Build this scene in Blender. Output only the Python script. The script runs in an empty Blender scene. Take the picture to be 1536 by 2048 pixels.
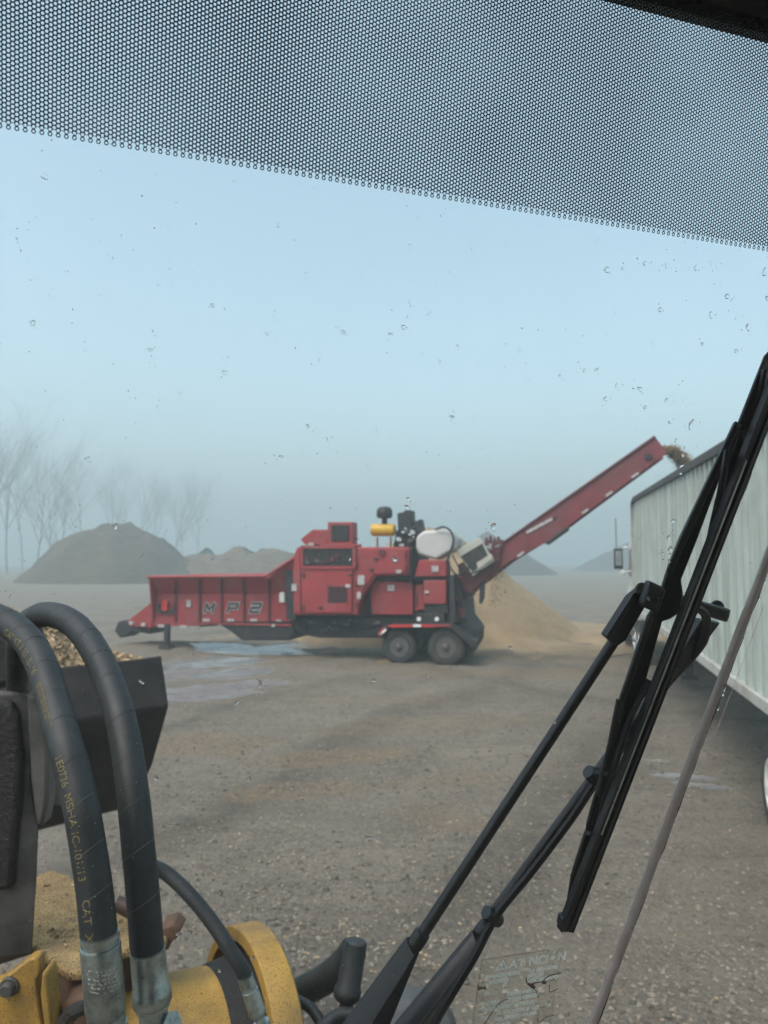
import bpy, bmesh, math, random
import numpy as np
from mathutils import Vector, Matrix
random.seed(7); rng = np.random.default_rng(11)
S = bpy.context.scene
R_ = math.radians

# ------------------------------------------------------------ camera, sky, sun, exposure
F = 1550.0                      # focal length in pixels of the 1536 x 2048 photograph
PITCH = R_(3.62)
EYE = Vector((0, 0, 2.6))
cd = bpy.data.cameras.new('camera'); cam = bpy.data.objects.new('camera', cd)
S.collection.objects.link(cam); S.camera = cam
cd.sensor_fit = 'VERTICAL'; cd.sensor_height = 24; cd.lens = 24 * F / 2048
cam.location = EYE; cam.rotation_euler = (R_(90) + PITCH, 0, 0)
cd.clip_start = 0.02; cd.clip_end = 5000
cd.dof.use_dof = True; cd.dof.focus_distance = 0.72; cd.dof.aperture_fstop = 7.5

SUN_EL, SUN_AZ = R_(56), R_(-138)
w = bpy.data.worlds.new("World"); S.world = w; w.use_nodes = True
nt = w.node_tree; bg = nt.nodes['Background']
sky = nt.nodes.new('ShaderNodeTexSky'); sky.sky_type = 'NISHITA'; sky.sun_disc = False
sky.sun_elevation = SUN_EL; sky.sun_rotation = SUN_AZ
sky.air_density = 1.0; sky.dust_density = 4.0; sky.ozone_density = 1.5
hs = nt.nodes.new('ShaderNodeHueSaturation'); hs.inputs['Saturation'].default_value = 0.80; hs.inputs['Hue'].default_value = 0.468
nt.links.new(sky.outputs[0], hs.inputs['Color']); nt.links.new(hs.outputs[0], bg.inputs[0])
bg.inputs[1].default_value = 0.15
sl = bpy.data.lights.new('sun', 'SUN'); sl.energy = 0.55; sl.angle = R_(35); sl.color = (1, .96, .9)
so = bpy.data.objects.new('sun', sl); S.collection.objects.link(so)
sd = Vector((math.sin(SUN_AZ) * math.cos(SUN_EL), math.cos(SUN_AZ) * math.cos(SUN_EL), math.sin(SUN_EL)))
so.rotation_euler = sd.to_track_quat('Z', 'Y').to_euler()
S.view_settings.view_transform = 'Standard'; S.view_settings.look = 'None'
S.view_settings.exposure = 1.08; S.view_settings.gamma = 1
S.render.engine = 'CYCLES'
S.cycles.use_denoising = True
S.cycles.max_bounces = 10; S.cycles.transparent_max_bounces = 16; S.cycles.volume_bounces = 3
S.cycles.transmission_bounces = 8; S.cycles.diffuse_bounces = 3; S.cycles.glossy_bounces = 3
S.cycles.caustics_reflective = False; S.cycles.caustics_refractive = False

# ------------------------------------------------------------ measuring helpers
CX, CU, CF = Vector((1, 0, 0)), Vector((0, -math.sin(PITCH), math.cos(PITCH))), Vector((0, math.cos(PITCH), math.sin(PITCH)))
def ray(px, py): return CX * ((px - 768) / F) + CU * ((1024 - py) / F) + CF
def at(px, py, d): return EYE + ray(px, py) * d
def gp(px, py, z=0.0):
    r = ray(px, py); return EYE + r * ((z - EYE.z) / r.z)
def camv(x, y, z): return CX * x - CU * y + CF * z          # x right, y down, z forward
# the windshield: a flat raked pane
E1, E2 = camv(.953, .027, .303).normalized(), camv(-.08, .983, .164)
E2 = (E2 - E1 * E2.dot(E1)).normalized()
GN = E1.cross(E2)
if GN.dot(CF) < 0: GN = -GN
G0 = at(768, 1024, 0.6); PITCH_DOT = 0.0045913 * 0.6
def G(px, py, off=0.0):
    r = ray(px, py); return EYE + r * (((G0 + GN * off) - EYE).dot(GN) / r.dot(GN))
def Gab(px, py):
    p = G(px, py) - G0; return p.dot(E1), p.dot(E2)
def AB(a, b, off=0.0): return G0 + E1 * a + E2 * b + GN * off

# ------------------------------------------------------------ object helpers
def tag(o, label=None, cat=None, group=None, kind=None):
    if label: o['label'] = label
    if cat: o['category'] = cat
    if group: o['group'] = group
    if kind: o['kind'] = kind
    return o
def thing(name, loc, label, cat, group=None):
    o = bpy.data.objects.new(name, None); S.collection.objects.link(o); o.location = loc
    o.empty_display_size = .2
    return tag(o, label, cat, group)
def root_loc(o):
    v = Vector((0, 0, 0))
    while o is not None: v += o.location; o = o.parent
    return v
class MB:
    def __init__(s): s.v = []; s.f = []
    def add(s, vs, fs):
        n = len(s.v); s.v += [tuple(v) for v in vs]; s.f += [tuple(i + n for i in f) for f in fs]; return s
    def loft(s, rings, cap=True, closed=True):
        k = len(rings[0]); n = len(s.v)
        for r in rings: s.v += [tuple(p) for p in r]
        for i in range(len(rings) - 1):
            for j in range(k if closed else k - 1):
                a, b = n + i * k + j, n + i * k + (j + 1) % k
                s.f.append((a, b, b + k, a + k))
        if cap and closed:
            s.f.append(tuple(n + j for j in range(k))[::-1]); m = n + (len(rings) - 1) * k
            s.f.append(tuple(m + j for j in range(k)))
        return s
    def prism(s, pts, d):                # polygon pts extruded by the vector d
        return s.loft([[Vector(p) for p in pts], [Vector(p) + d for p in pts]])
    def box(s, c, ax, ay, az):           # centre and three half axes
        c = Vector(c)
        q = [c - ax - ay - az, c + ax - ay - az, c + ax + ay - az, c - ax + ay - az]
        return s.prism(q, az * 2)
    def tube(s, pts, r, n=12, cap=True):
        pts = [Vector(p) for p in pts]; rr = r if isinstance(r, (list, tuple)) else [r] * len(pts)
        rings = []; up = None
        for i, p in enumerate(pts):
            t = (pts[min(i + 1, len(pts) - 1)] - pts[max(i - 1, 0)]).normalized()
            if up is None: up = t.orthogonal().normalized()
            up = (up - t * up.dot(t)).normalized(); b = t.cross(up)
            rings.append([p + (up * math.cos(a) + b * math.sin(a)) * rr[i] for a in [2 * math.pi * k / n for k in range(n)]])
        return s.loft(rings, cap)
    def lathe(s, c, axis, prof, n=32):   # prof: (distance along axis, radius)
        c = Vector(c); axis = Vector(axis).normalized()
        return s.tube2([c + axis * h for h, r in prof], axis, [r for h, r in prof], n)
    def tube2(s, pts, axis, rr, n):
        u = axis.orthogonal().normalized(); b = axis.cross(u)
        return s.loft([[p + (u * math.cos(a) + b * math.sin(a)) * max(r, 1e-4) for a in [2 * math.pi * k / n for k in range(n)]] for p, r in zip(pts, rr)])
    def build(s, name, mat, parent=None, smooth=40, bevel=0.0, seg=2):
        me = bpy.data.meshes.new(name)
        o0 = root_loc(parent) if parent is not None else Vector((0, 0, 0))
        me.from_pydata([(x - o0.x, y - o0.y, z - o0.z) for x, y, z in s.v], [], s.f)
        bm = bmesh.new(); bm.from_mesh(me); bmesh.ops.recalc_face_normals(bm, faces=bm.faces); bm.to_mesh(me); bm.free()
        if smooth:
            me.shade_smooth(); me.set_sharp_from_angle(angle=R_(smooth))
        me.materials.append(mat)
        o = bpy.data.objects.new(name, me); S.collection.objects.link(o)
        if parent is not None: o.parent = parent
        if bevel:
            m = o.modifiers.new('bevel', 'BEVEL'); m.width = bevel; m.segments = seg; m.limit_method = 'ANGLE'; m.angle_limit = R_(35)
        return o
def spline(pts, n=8):
    P = [Vector(p) for p in pts]; P = [P[0] * 2 - P[1]] + P + [P[-1] * 2 - P[-2]]; out = []
    for i in range(1, len(P) - 2):
        for k in range(n):
            t = k / n; a, b, c, d = P[i - 1:i + 3]
            out.append(.5 * (2 * b + (c - a) * t + (2 * a - 5 * b + 4 * c - d) * t * t + (3 * b - a - 3 * c + d) * t ** 3))
    return out + [P[-2]]

# ------------------------------------------------------------ materials
def mat(name, col, rough=.6, metal=0.0, var=.25, scale=6.0, dirt=None, dirt_amt=.4, dirt_scale=3.0, bump=0.0, bump_scale=40.0, spec=.5, speck=None, speck_scale=90.0, speck_at=.68, streak=None):
    m = bpy.data.materials.new(name); m.use_nodes = True; t = m.node_tree; N = t.nodes; L = t.links
    b = N['Principled BSDF']; b.inputs['Roughness'].default_value = rough; b.inputs['Metallic'].default_value = metal
    b.inputs['Specular IOR Level'].default_value = spec
    tc = N.new('ShaderNodeTexCoord')
    def noise(sc, det=6, ro=.6):
        n = N.new('ShaderNodeTexNoise'); n.inputs['Scale'].default_value = sc; n.inputs['Detail'].default_value = det; n.inputs['Roughness'].default_value = ro
        L.new(tc.outputs['Object'], n.inputs['Vector']); return n
    def mix(fac, a, bcol):
        x = N.new('ShaderNodeMix'); x.data_type = 'RGBA'
        L.new(fac, x.inputs['Factor'])
        if hasattr(a, 'is_linked') or hasattr(a, 'links'): L.new(a, x.inputs['A'])
        else: x.inputs['A'].default_value = (*a, 1)
        x.inputs['B'].default_value = (*bcol, 1); return x.outputs['Result']
    def ramp(src, lo, hi):
        r = N.new('ShaderNodeMapRange'); r.inputs['From Min'].default_value = lo; r.inputs['From Max'].default_value = hi
        L.new(src, r.inputs['Value']); return r.outputs['Result']
    c = mix(ramp(noise(scale).outputs['Fac'], .3, .7), tuple(x * (1 - var) for x in col), tuple(min(1, x * (1 + var)) for x in col))
    if dirt:
        n = noise(dirt_scale, 8, .65); f = ramp(n.outputs['Fac'], .48, .72)
        mm = N.new('ShaderNodeMath'); mm.operation = 'MULTIPLY'; mm.inputs[1].default_value = dirt_amt; L.new(f, mm.inputs[0])
        c = mix(mm.outputs[0], c, dirt)
    if speck:
        c = mix(ramp(noise(speck_scale, 3, .5).outputs['Fac'], speck_at - .04, speck_at), c, speck)
    if streak:                          # dark vertical streaks painted in for the shade contrast of the ribs
        sm_ = N.new('ShaderNodeMapping'); sm_.inputs['Scale'].default_value = (9, 9, .22); L.new(tc.outputs['Object'], sm_.inputs[0])
        sn = N.new('ShaderNodeTexNoise'); sn.inputs['Scale'].default_value = 1; sn.inputs['Detail'].default_value = 6; sn.inputs['Roughness'].default_value = .7; L.new(sm_.outputs[0], sn.inputs['Vector'])
        c = mix(ramp(sn.outputs['Fac'], .42, .78), c, streak)
    L.new(c, b.inputs['Base Color'])
    rr = N.new('ShaderNodeMapRange'); rr.inputs['To Min'].default_value = max(0, rough - .12); rr.inputs['To Max'].default_value = min(1, rough + .12)
    L.new(noise(scale * 2.3).outputs['Fac'], rr.inputs['Value']); L.new(rr.outputs[0], b.inputs['Roughness'])
    if bump:
        bp = N.new('ShaderNodeBump'); bp.inputs['Strength'].default_value = bump; bp.inputs['Distance'].default_value = .01
        L.new(noise(bump_scale, 8, .7).outputs['Fac'], bp.inputs['Height']); L.new(bp.outputs[0], b.inputs['Normal'])
    return m
M = {
 'red': mat('red_paint', (.27, .026, .030), .5, var=.2, scale=2, dirt=(.21, .095, .08), dirt_amt=.65, dirt_scale=1.3, speck=(.16, .07, .06), speck_scale=26, speck_at=.69),
 'red_worn': mat('worn_red_conveyor_paint', (.155, .020, .026), .55, var=.25, scale=2.5, dirt=(.13, .065, .06), dirt_amt=.6, dirt_scale=1.4),
 'red_dark': mat('dark_red_metal', (.10, .014, .018), .6, var=.3, scale=8, dirt=(.05, .03, .03)),
 'red_bright': mat('bright_red_tape', (.45, .02, .02), .4),
 'black': mat('black_steel', (.014, .014, .016), .55, var=.4, scale=10, dirt=(.06, .055, .05), dirt_amt=.4),
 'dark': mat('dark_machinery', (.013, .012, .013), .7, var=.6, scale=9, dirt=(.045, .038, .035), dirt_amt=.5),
 'white': mat('white_label', (.75, .75, .73), .5, var=.06),
 'label': mat('faded_label', (.42, .40, .39), .6, var=.3, scale=14, dirt=(.14, .12, .12), dirt_amt=.8, dirt_scale=22),
 'label_bright': mat('pale_letter_edge', (.50, .49, .48), .5, var=.15),
 'poly': mat('white_poly_tank', (.46, .46, .44), .45, var=.06, dirt=(.4, .37, .33), dirt_amt=.3),
 'ivory': mat('pale_grey_cover', (.42, .43, .37), .5, var=.1, dirt=(.2, .18, .15)),
 'yellow_can': mat('yellow_canister_paint', (.55, .33, .02), .45, var=.12),
 'rubber': mat('tyre_rubber', (.035, .034, .033), .85, var=.3, scale=12, dirt=(.10, .09, .08), dirt_amt=.6, bump=.4, bump_scale=30),
 'rim': mat('dusty_steel_rim', (.085, .078, .072), .6, var=.2, dirt=(.09, .08, .07)),
 'rim_white': mat('white_wheel_rim', (.70, .70, .64), .4, var=.08, dirt=(.3, .27, .22), dirt_amt=.4),
 'trailer': mat('weathered_white_trailer_paint', (.43, .50, .465), .45, var=.08, scale=3, dirt=(.26, .27, .23), dirt_amt=.5, dirt_scale=1.0, streak=(.17, .19, .17)),
 'trailer_rail': mat('trailer_rail_grime', (.46, .47, .42), .55, var=.15, dirt=(.2, .13, .09), dirt_amt=.75, dirt_scale=3),
 'tarp': mat('dark_roll_tarp', (.05, .05, .048), .75, var=.3),
 'truck_paint': mat('white_truck_paint', (.68, .70, .70), .3, var=.04),
 'chrome': mat('polished_metal', (.6, .62, .63), .25, .9, var=.1),
 'glass_dark': mat('dark_cab_glass', (.03, .05, .055), .12, var=.1),
 'chips': mat('fresh_wood_chips', (.33, .245, .15), .9, var=.4, scale=7, dirt=(.22, .14, .07), dirt_amt=.6, dirt_scale=1.5, bump=1.0, bump_scale=25, speck=(.55, .42, .26), speck_scale=40, speck_at=.6),
 'chip_heap': mat('damp_chip_heap', (.26, .19, .105), .95, var=.3, scale=1.1, dirt=(.17, .12, .07), dirt_amt=.6, dirt_scale=.7, bump=1.0, bump_scale=9, speck=(.26, .20, .13), speck_scale=14, speck_at=.6),
 'mulch': mat('brown_mulch', (.068, .049, .029), .95, var=.35, scale=1.2, dirt=(.11, .088, .052), dirt_amt=.7, dirt_scale=.35, bump=1.0, bump_scale=6),
 'mulch_tan': mat('tan_mulch', (.115, .085, .052), .95, var=.3, scale=1, bump=1.0, bump_scale=6),
 'mulch_dark': mat('dark_mulch', (.06, .052, .047), .95, var=.3, scale=1, bump=1.0, bump_scale=4),
 'bark': mat('grey_bark', (.075, .068, .06), .9, var=.3, scale=4),
 'shrub': mat('dull_green_leaves', (.075, .08, .045), .8, var=.4, scale=3),
 'hose': mat('black_hose_rubber', (.015, .020, .021), .55, var=.25, scale=25, dirt=(.034, .040, .040), dirt_amt=.55, dirt_scale=14, bump=.12, bump_scale=300, speck=(.12, .13, .13), speck_scale=260, speck_at=.74),
 'ferrule': mat('zinc_plated_ferrule', (.42, .47, .45), .36, 1.0, var=.25, scale=40, dirt=(.05, .055, .05), dirt_amt=.6, dirt_scale=45, speck=(.07, .07, .065), speck_scale=260, speck_at=.72, bump=.1, bump_scale=300),
 'yellow': mat('dirty_yellow_paint', (.36, .215, .038), .55, var=.22, scale=16, dirt=(.15, .095, .045), dirt_amt=.85, dirt_scale=6, speck=(.09, .06, .03), speck_scale=330, speck_at=.63, bump=.2, bump_scale=260),
 'deck': mat('yellow_deck_under_sawdust', (.30, .205, .085), .85, var=.3, scale=30, dirt=(.17, .11, .06), dirt_amt=.6, dirt_scale=9, speck=(.06, .04, .02), speck_scale=200, speck_at=.61, bump=.4, bump_scale=220),
 'rust': mat('rusty_brown_steel', (.11, .062, .038), .85, var=.4, scale=14, dirt=(.05, .03, .02), dirt_amt=.7, dirt_scale=12, bump=.3, bump_scale=120),
 'steel': mat('dark_grey_steel', (.080, .080, .075), .5, .2, var=.4, scale=9, dirt=(.015, .014, .013), dirt_amt=.85, dirt_scale=8, bump=.25, bump_scale=90),
 'grease': mat('black_grease', (.012, .011, .010), .45, var=.5, scale=20, bump=.8, bump_scale=60),
 'bucket': mat('worn_bucket_steel', (.026, .022, .020), .65, var=.4, scale=5, dirt=(.055, .044, .036), dirt_amt=.6, dirt_scale=4, bump=.2, bump_scale=60),
 'wiper': mat('satin_black_wiper', (.012, .014, .016), .38, var=.2, scale=60, speck=(.10, .11, .11), speck_scale=420, speck_at=.76),
 'wiper_rubber': mat('wiper_rubber', (.006, .006, .007), .5, var=.2, scale=60),
 'stone': mat('grey_stone', (.20, .178, .142), .9, var=.35, scale=9), 'clod': mat('mud_clod', (.085, .076, .06), .9, var=.4, scale=6),
 'tear': mat('brown_torn_edge', (.16, .11, .085), .8, var=.3, scale=80),
 'steel_pale': mat('pale_grey_steel', (.115, .115, .108), .45, .3, var=.35, scale=10, dirt=(.03, .028, .026), dirt_amt=.7, dirt_scale=9, bump=.2, bump_scale=90),
 'frit': mat('black_printed_frit', (.004, .006, .010), .6, var=.05),
 'header': mat('black_cab_trim', (.006, .006, .007), .8, var=.1),
 'seal': mat('clear_seam_sealant', (.42, .36, .33), .3, var=.15, scale=60, dirt=(.24, .17, .13), dirt_amt=.6, dirt_scale=30),
 'pipe': mat('brown_steel_pipe', (.07, .045, .038), .5, .3, var=.3, scale=20),
 'gold_ink': mat('yellow_hose_ink', (.20, .155, .06), .7, var=.3, scale=200),
 'white_ink': mat('white_ink', (.5, .55, .52), .7, var=.2, scale=200),
 'speck': mat('dirt_specks', (.09, .10, .11), .8, var=.4, scale=80),
}
def mat_clear(name, tint, dust, rough=.02, gloss=.05):
    m = bpy.data.materials.new(name); m.use_nodes = True; t = m.node_tree; N = t.nodes; L = t.links
    N.remove(N['Principled BSDF']); out = N['Material Output']
    tr = N.new('ShaderNodeBsdfTransparent'); tr.inputs[0].default_value = (*tint, 1)
    gl = N.new('ShaderNodeBsdfGlossy'); gl.inputs['Roughness'].default_value = rough
    df = N.new('ShaderNodeBsdfDiffuse'); df.inputs[0].default_value = (.5, .52, .53, 1)
    fr = N.new('ShaderNodeFresnel'); fr.inputs[0].default_value = 1.3
    tc = N.new('ShaderNodeTexCoord'); n = N.new('ShaderNodeTexNoise'); n.inputs['Scale'].default_value = 9; n.inputs['Detail'].default_value = 8
    L.new(tc.outputs['Object'], n.inputs['Vector'])
    mr = N.new('ShaderNodeMapRange'); mr.inputs['From Min'].default_value = .35; mr.inputs['From Max'].default_value = .75
    mr.inputs['To Min'].default_value = dust * .5; mr.inputs['To Max'].default_value = dust * 1.6; L.new(n.outputs['Fac'], mr.inputs['Value'])
    m1 = N.new('ShaderNodeMixShader'); L.new(mr.outputs[0], m1.inputs[0]); L.new(tr.outputs[0], m1.inputs[1]); L.new(df.outputs[0], m1.inputs[2])
    m2 = N.new('ShaderNodeMixShader'); ge = N.new('ShaderNodeNewGeometry'); mu = N.new('ShaderNodeMath'); mu.operation = 'SUBTRACT'; mu.inputs[0].default_value = 1.0; L.new(ge.outputs['Backfacing'], mu.inputs[1])
    mv = N.new('ShaderNodeMath'); mv.operation = 'MULTIPLY'; L.new(fr.outputs[0], mv.inputs[0]); L.new(mu.outputs[0], mv.inputs[1]); L.new(mv.outputs[0], m2.inputs[0]); L.new(m1.outputs[0], m2.inputs[1]); L.new(gl.outputs[0], m2.inputs[2])
    L.new(m2.outputs[0], out.inputs['Surface']); return m
M['glass'] = mat_clear('windshield_glass', (.985, .995, .99), .006)
M['film'] = mat_clear('worn_sticker_film', (.95, .955, .94), .02, .3)
def mat_water():
    m = bpy.data.materials.new('water_drop'); m.use_nodes = True; b = m.node_tree.nodes['Principled BSDF']
    b.inputs['Base Color'].default_value = (1, 1, 1, 1); b.inputs['Roughness'].default_value = 0; b.inputs['IOR'].default_value = 1.33
    b.inputs['Transmission Weight'].default_value = 1
    n = m.node_tree.nodes.new('ShaderNodeTexNoise'); n.inputs['Scale'].default_value = 500
    bp = m.node_tree.nodes.new('ShaderNodeBump'); bp.inputs['Strength'].default_value = .08
    m.node_tree.links.new(n.outputs['Fac'], bp.inputs['Height']); m.node_tree.links.new(bp.outputs[0], b.inputs['Normal'])
    return m
M['water'] = mat_water()
def mat_backlit():                 # pale translucent ink, lit from outside through the glass
    m = bpy.data.materials.new('translucent_pale_ink'); m.use_nodes = True; t = m.node_tree; N = t.nodes
    N.remove(N['Principled BSDF']); a = N.new('ShaderNodeBsdfTranslucent'); a.inputs[0].default_value = (.92, .86, .76, 1)
    b = N.new('ShaderNodeBsdfTransparent'); x = N.new('ShaderNodeMixShader'); x.inputs[0].default_value = .85
    t.links.new(b.outputs[0], x.inputs[1]); t.links.new(a.outputs[0], x.inputs[2]); t.links.new(x.outputs[0], N['Material Output'].inputs['Surface']); return m
M['clear_ink'] = mat_backlit()

def text_mesh(txt, size, extrude=0.0, shear=0.0, offset=0.0, align='LEFT'):
    c = bpy.data.curves.new('t', 'FONT'); c.body = txt; c.size = size; c.extrude = extrude; c.shear = shear; c.offset = offset; c.align_x = align; c.resolution_u = 3
    o = bpy.data.objects.new('t', c); S.collection.objects.link(o)
    bpy.context.view_layer.update()
    me = bpy.data.meshes.new_from_object(o.evaluated_get(bpy.context.evaluated_depsgraph_get()))
    bpy.data.objects.remove(o); bpy.data.curves.remove(c)
    v = [tuple(x.co) for x in me.vertices]; f = [tuple(p.vertices) for p in me.polygons]
    bpy.data.meshes.remove(me); return v, f

# ------------------------------------------------------------ value noise for shaping terrain
def vnoise(x, y, seed=0):
    r = np.random.default_rng(seed); T = r.random((256, 256))
    xi = np.floor(x).astype(int); yi = np.floor(y).astype(int); fx = x - xi; fy = y - yi
    fx = fx * fx * (3 - 2 * fx); fy = fy * fy * (3 - 2 * fy)
    g = lambda a, b: T[a % 256, b % 256]
    return (g(xi, yi) * (1 - fx) + g(xi + 1, yi) * fx) * (1 - fy) + (g(xi, yi + 1) * (1 - fx) + g(xi + 1, yi + 1) * fx) * fy
def fbm(x, y, seed=0, o=4):
    s = 0; a = .5
    for i in range(o): s = s + a * (vnoise(x * 2 ** i, y * 2 ** i, seed + i) - .5); a *= .5
    return s
def sstep(a, b, x):
    t = np.clip((x - a) / (b - a), 0, 1); return t * t * (3 - 2 * t)

# ------------------------------------------------------------ ground
JACK = gp(331, 1284, .2)
def ground_h(x, y):
    h = -.16 * (1 - sstep(7, 18, y))
    h = h + .2 * np.exp(-(((x - JACK.x) / 2.2) ** 2 + ((y - JACK.y) / 1.6) ** 2))
    return h
def build_ground():
    ys = np.concatenate([np.linspace(-100, -6, 12), np.arange(-5, 2, .5), np.arange(2, 14, .07), np.arange(14, 40, .14), np.geomspace(40, 1000, 70)])
    xs = np.concatenate([-np.geomspace(14, 900, 50)[::-1], np.arange(-13.9, 14, .12), np.geomspace(14, 900, 50)])
    X, Y = np.meshgrid(xs, ys); H = ground_h(X, Y)
    near = 1 - sstep(25, 70, np.hypot(X, Y))
    H = H + near * (.10 * fbm(X * .35, Y * .35, 3) + .07 * fbm(X * 1.7, Y * 1.7, 9) + .06 * fbm(X * 5, Y * 5, 21, 3) + .05 * fbm(X * 2.6, Y * 2.6, 61, 3))
    # tyre ruts running from the lower right up past the machine
    th = R_(28); U = X * math.cos(th) - Y * math.sin(th)
    H = H - near * .05 * np.maximum(0, np.sin(U * 2.4 + 2 * fbm(X * .3, Y * .3, 5))) ** 6 * (.4 + vnoise(X * .25, Y * .25, 14))
    wet = np.zeros_like(X); chp = np.zeros_like(X)
    rut = near * np.maximum(0, np.sin(U * 1.9 + 3 * fbm(X * .22, Y * .22, 44))) ** 3 * sstep(.35, .7, vnoise(X * .16 + 9, Y * .16 + 5, 15))
    V2 = np.hypot(X - 13, Y - 24); rut = np.maximum(rut, .9 * np.maximum(0, np.sin(V2 * 2.1)) ** 4 * sstep(7, 9, V2) * (1 - sstep(13, 15, V2)) * (Y > 9))
    def blob(arr, px, py, rx, ry, rot=0, amt=1):
        c = gp(px, py); ca, sa = math.cos(rot), math.sin(rot)
        dx, dy = X - c.x, Y - c.y; u = dx * ca + dy * sa; v = -dx * sa + dy * ca
        d = (u / rx) ** 2 + (v / ry) ** 2 + 1.6 * fbm(X * .9, Y * .9, 33)
        np.maximum(arr, amt * (1 - sstep(.35, 1.1, d)), out=arr)
    for p in ((505, 1300, 1.9, 1.5, .1), (590, 1292, 1.4, 1.0, 0), (440, 1322, 1.7, .8, .5), (385, 1345, 2.0, .75, .5), (425, 1372, 1.8, .6, .6), (360, 1392, 1.7, .5, .5), (470, 1345, 1.4, .7, .7), (350, 1330, 1.5, .6, .3),
              (620, 1275, 1.6, .7, 0), (1350, 1530, .55, .16, -.5, .8), (1395, 1550, .5, .12, -.5, .7), (1310, 1500, .5, .12, -.4, .5)): blob(wet, *p)
    for p in ((610, 1316, 1.7, .45, 0, .75), (300, 1300, 1.8, .6, 0, .5), (400, 1470, 1.3, .7, .1, .8), (650, 1495, 1.2, .5, .2, .9), (585, 1560, .9, .4, .3, .85), (870, 1440, 2.0, .7, .2, .5), (700, 1395, 2.5, .6, 0, .25),
              (1090, 1310, 3.4, 1.5, -.1, .95), (1180, 1280, 2.6, 2.6, 0, .9), (1000, 1290, 2.6, 2.4, 0, 1), (1230, 1325, 1.8, .9, 0, .9), (1050, 1345, 3.4, .8, 0, .6), (930, 1620, .6, .3, 0, .6), (860, 1600, .5, .3, 0, .5), (900, 1535, .8, .4, 0, .5),
              (830, 1340, 2.5, .6, 0, .35)): blob(chp, *p)
    H = H - .04 * wet
    global GROUND_AT, CHP_AT
    CHP_AT = lambda x, y: float(chp[min(len(ys) - 1, np.searchsorted(ys, y)), min(len(xs) - 1, np.searchsorted(xs, x))])
    def GROUND_AT(x, y):
        i = np.clip(np.searchsorted(ys, y) - 1, 0, len(ys) - 2); j = np.clip(np.searchsorted(xs, x) - 1, 0, len(xs) - 2)
        fy = (y - ys[i]) / (ys[i + 1] - ys[i]); fx = (x - xs[j]) / (xs[j + 1] - xs[j])
        return (H[i, j] * (1 - fx) + H[i, j + 1] * fx) * (1 - fy) + (H[i + 1, j] * (1 - fx) + H[i + 1, j + 1] * fx) * fy
    n0, n1 = X.shape; V = np.stack([X, Y, H], -1).reshape(-1, 3)
    idx = np.arange(n0 * n1).reshape(n0, n1)
    Fc = np.stack([idx[:-1, :-1], idx[:-1, 1:], idx[1:, 1:], idx[1:, :-1]], -1).reshape(-1, 4)
    me = bpy.data.meshes.new('ground'); me.vertices.add(len(V)); me.vertices.foreach_set('co', V.ravel())
    me.loops.add(Fc.size); me.loops.foreach_set('vertex_index', Fc.ravel()); me.polygons.add(len(Fc)); me.polygons.foreach_set('loop_start', np.arange(0, Fc.size, 4))
    me.update(calc_edges=True); me.validate(); me.shade_smooth()
    for nm, a in (('wet', wet), ('chp', chp), ('rut', rut)):
        at_ = me.attributes.new(nm, 'FLOAT', 'POINT'); at_.data.foreach_set('value', a.ravel().astype(np.float32))
    m = bpy.data.materials.new('wet_gravel_yard'); m.use_nodes = True; t = m.node_tree; N = t.nodes; L = t.links; b = N['Principled BSDF']
    tc = N.new('ShaderNodeTexCoord')
    def noise(sc, det=8, ro=.65, vec=None):
        n = N.new('ShaderNodeTexNoise'); n.inputs['Scale'].default_value = sc; n.inputs['Detail'].default_value = det; n.inputs['Roughness'].default_value = ro
        L.new(vec or tc.outputs['Object'], n.inputs['Vector']); return n.outputs['Fac']
    def rng_(src, a, b_, c=0., d=1.):
        r = N.new('ShaderNodeMapRange'); r.inputs['From Min'].default_value = a; r.inputs['From Max'].default_value = b_; r.inputs['To Min'].default_value = c; r.inputs['To Max'].default_value = d
        L.new(src, r.inputs['Value']); return r.outputs[0]
    def mixc(fac, a, bb):
        x = N.new('ShaderNodeMix'); x.data_type = 'RGBA'; L.new(fac, x.inputs['Factor'])
        for s_, k in ((a, 'A'), (bb, 'B')):
            if isinstance(s_, tuple): x.inputs[k].default_value = (*s_, 1)
            else: L.new(s_, x.inputs[k])
        return x.outputs['Result']
    def math_(op, a, bb):
        x = N.new('ShaderNodeMath'); x.operation = op
        for i, s_ in enumerate((a, bb)):
            if isinstance(s_, (int, float)): x.inputs[i].default_value = s_
            else: L.new(s_, x.inputs[i])
        return x.outputs[0]
    mp = N.new('ShaderNodeMapping'); mp.inputs['Rotation'].default_value = (0, 0, R_(-25)); mp.inputs['Scale'].default_value = (.5, 3.0, 1); L.new(tc.outputs['Object'], mp.inputs[0])
    base = mixc(rng_(noise(.5), .35, .65), (.172, .148, .110), (.25, .218, .166))
    base = mixc(rng_(noise(1.1, 8, .7, mp.outputs[0]), .45, .7, 0, .6), base, (.105, .088, .068))
    base = mixc(rng_(noise(16, 8, .8), .50, .62, 0, .7), base, (.30, .275, .225))
    base = mixc(rng_(noise(11, 8, .8), .53, .64, 0, .8), base, (.085, .076, .06))
    base = mixc(rng_(noise(38, 3), .58, .66, 0, .6), base, (.33, .295, .235))
    base = mixc(rng_(noise(22, 4), .60, .68, 0, .7), base, (.06, .056, .05))
    base = mixc(rng_(noise(2.2), .55, .75, 0, .35), base, (.175, .12, .075))
    ar = N.new('ShaderNodeAttribute'); ar.attribute_name = 'rut'
    base = mixc(math_('MULTIPLY', ar.outputs['Fac'], rng_(noise(3, 7, .7), .35, .65, .2, .95)), base, (.10, .085, .064))
    ac = N.new('ShaderNodeAttribute'); ac.attribute_name = 'chp'; aw = N.new('ShaderNodeAttribute'); aw.attribute_name = 'wet'
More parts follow.
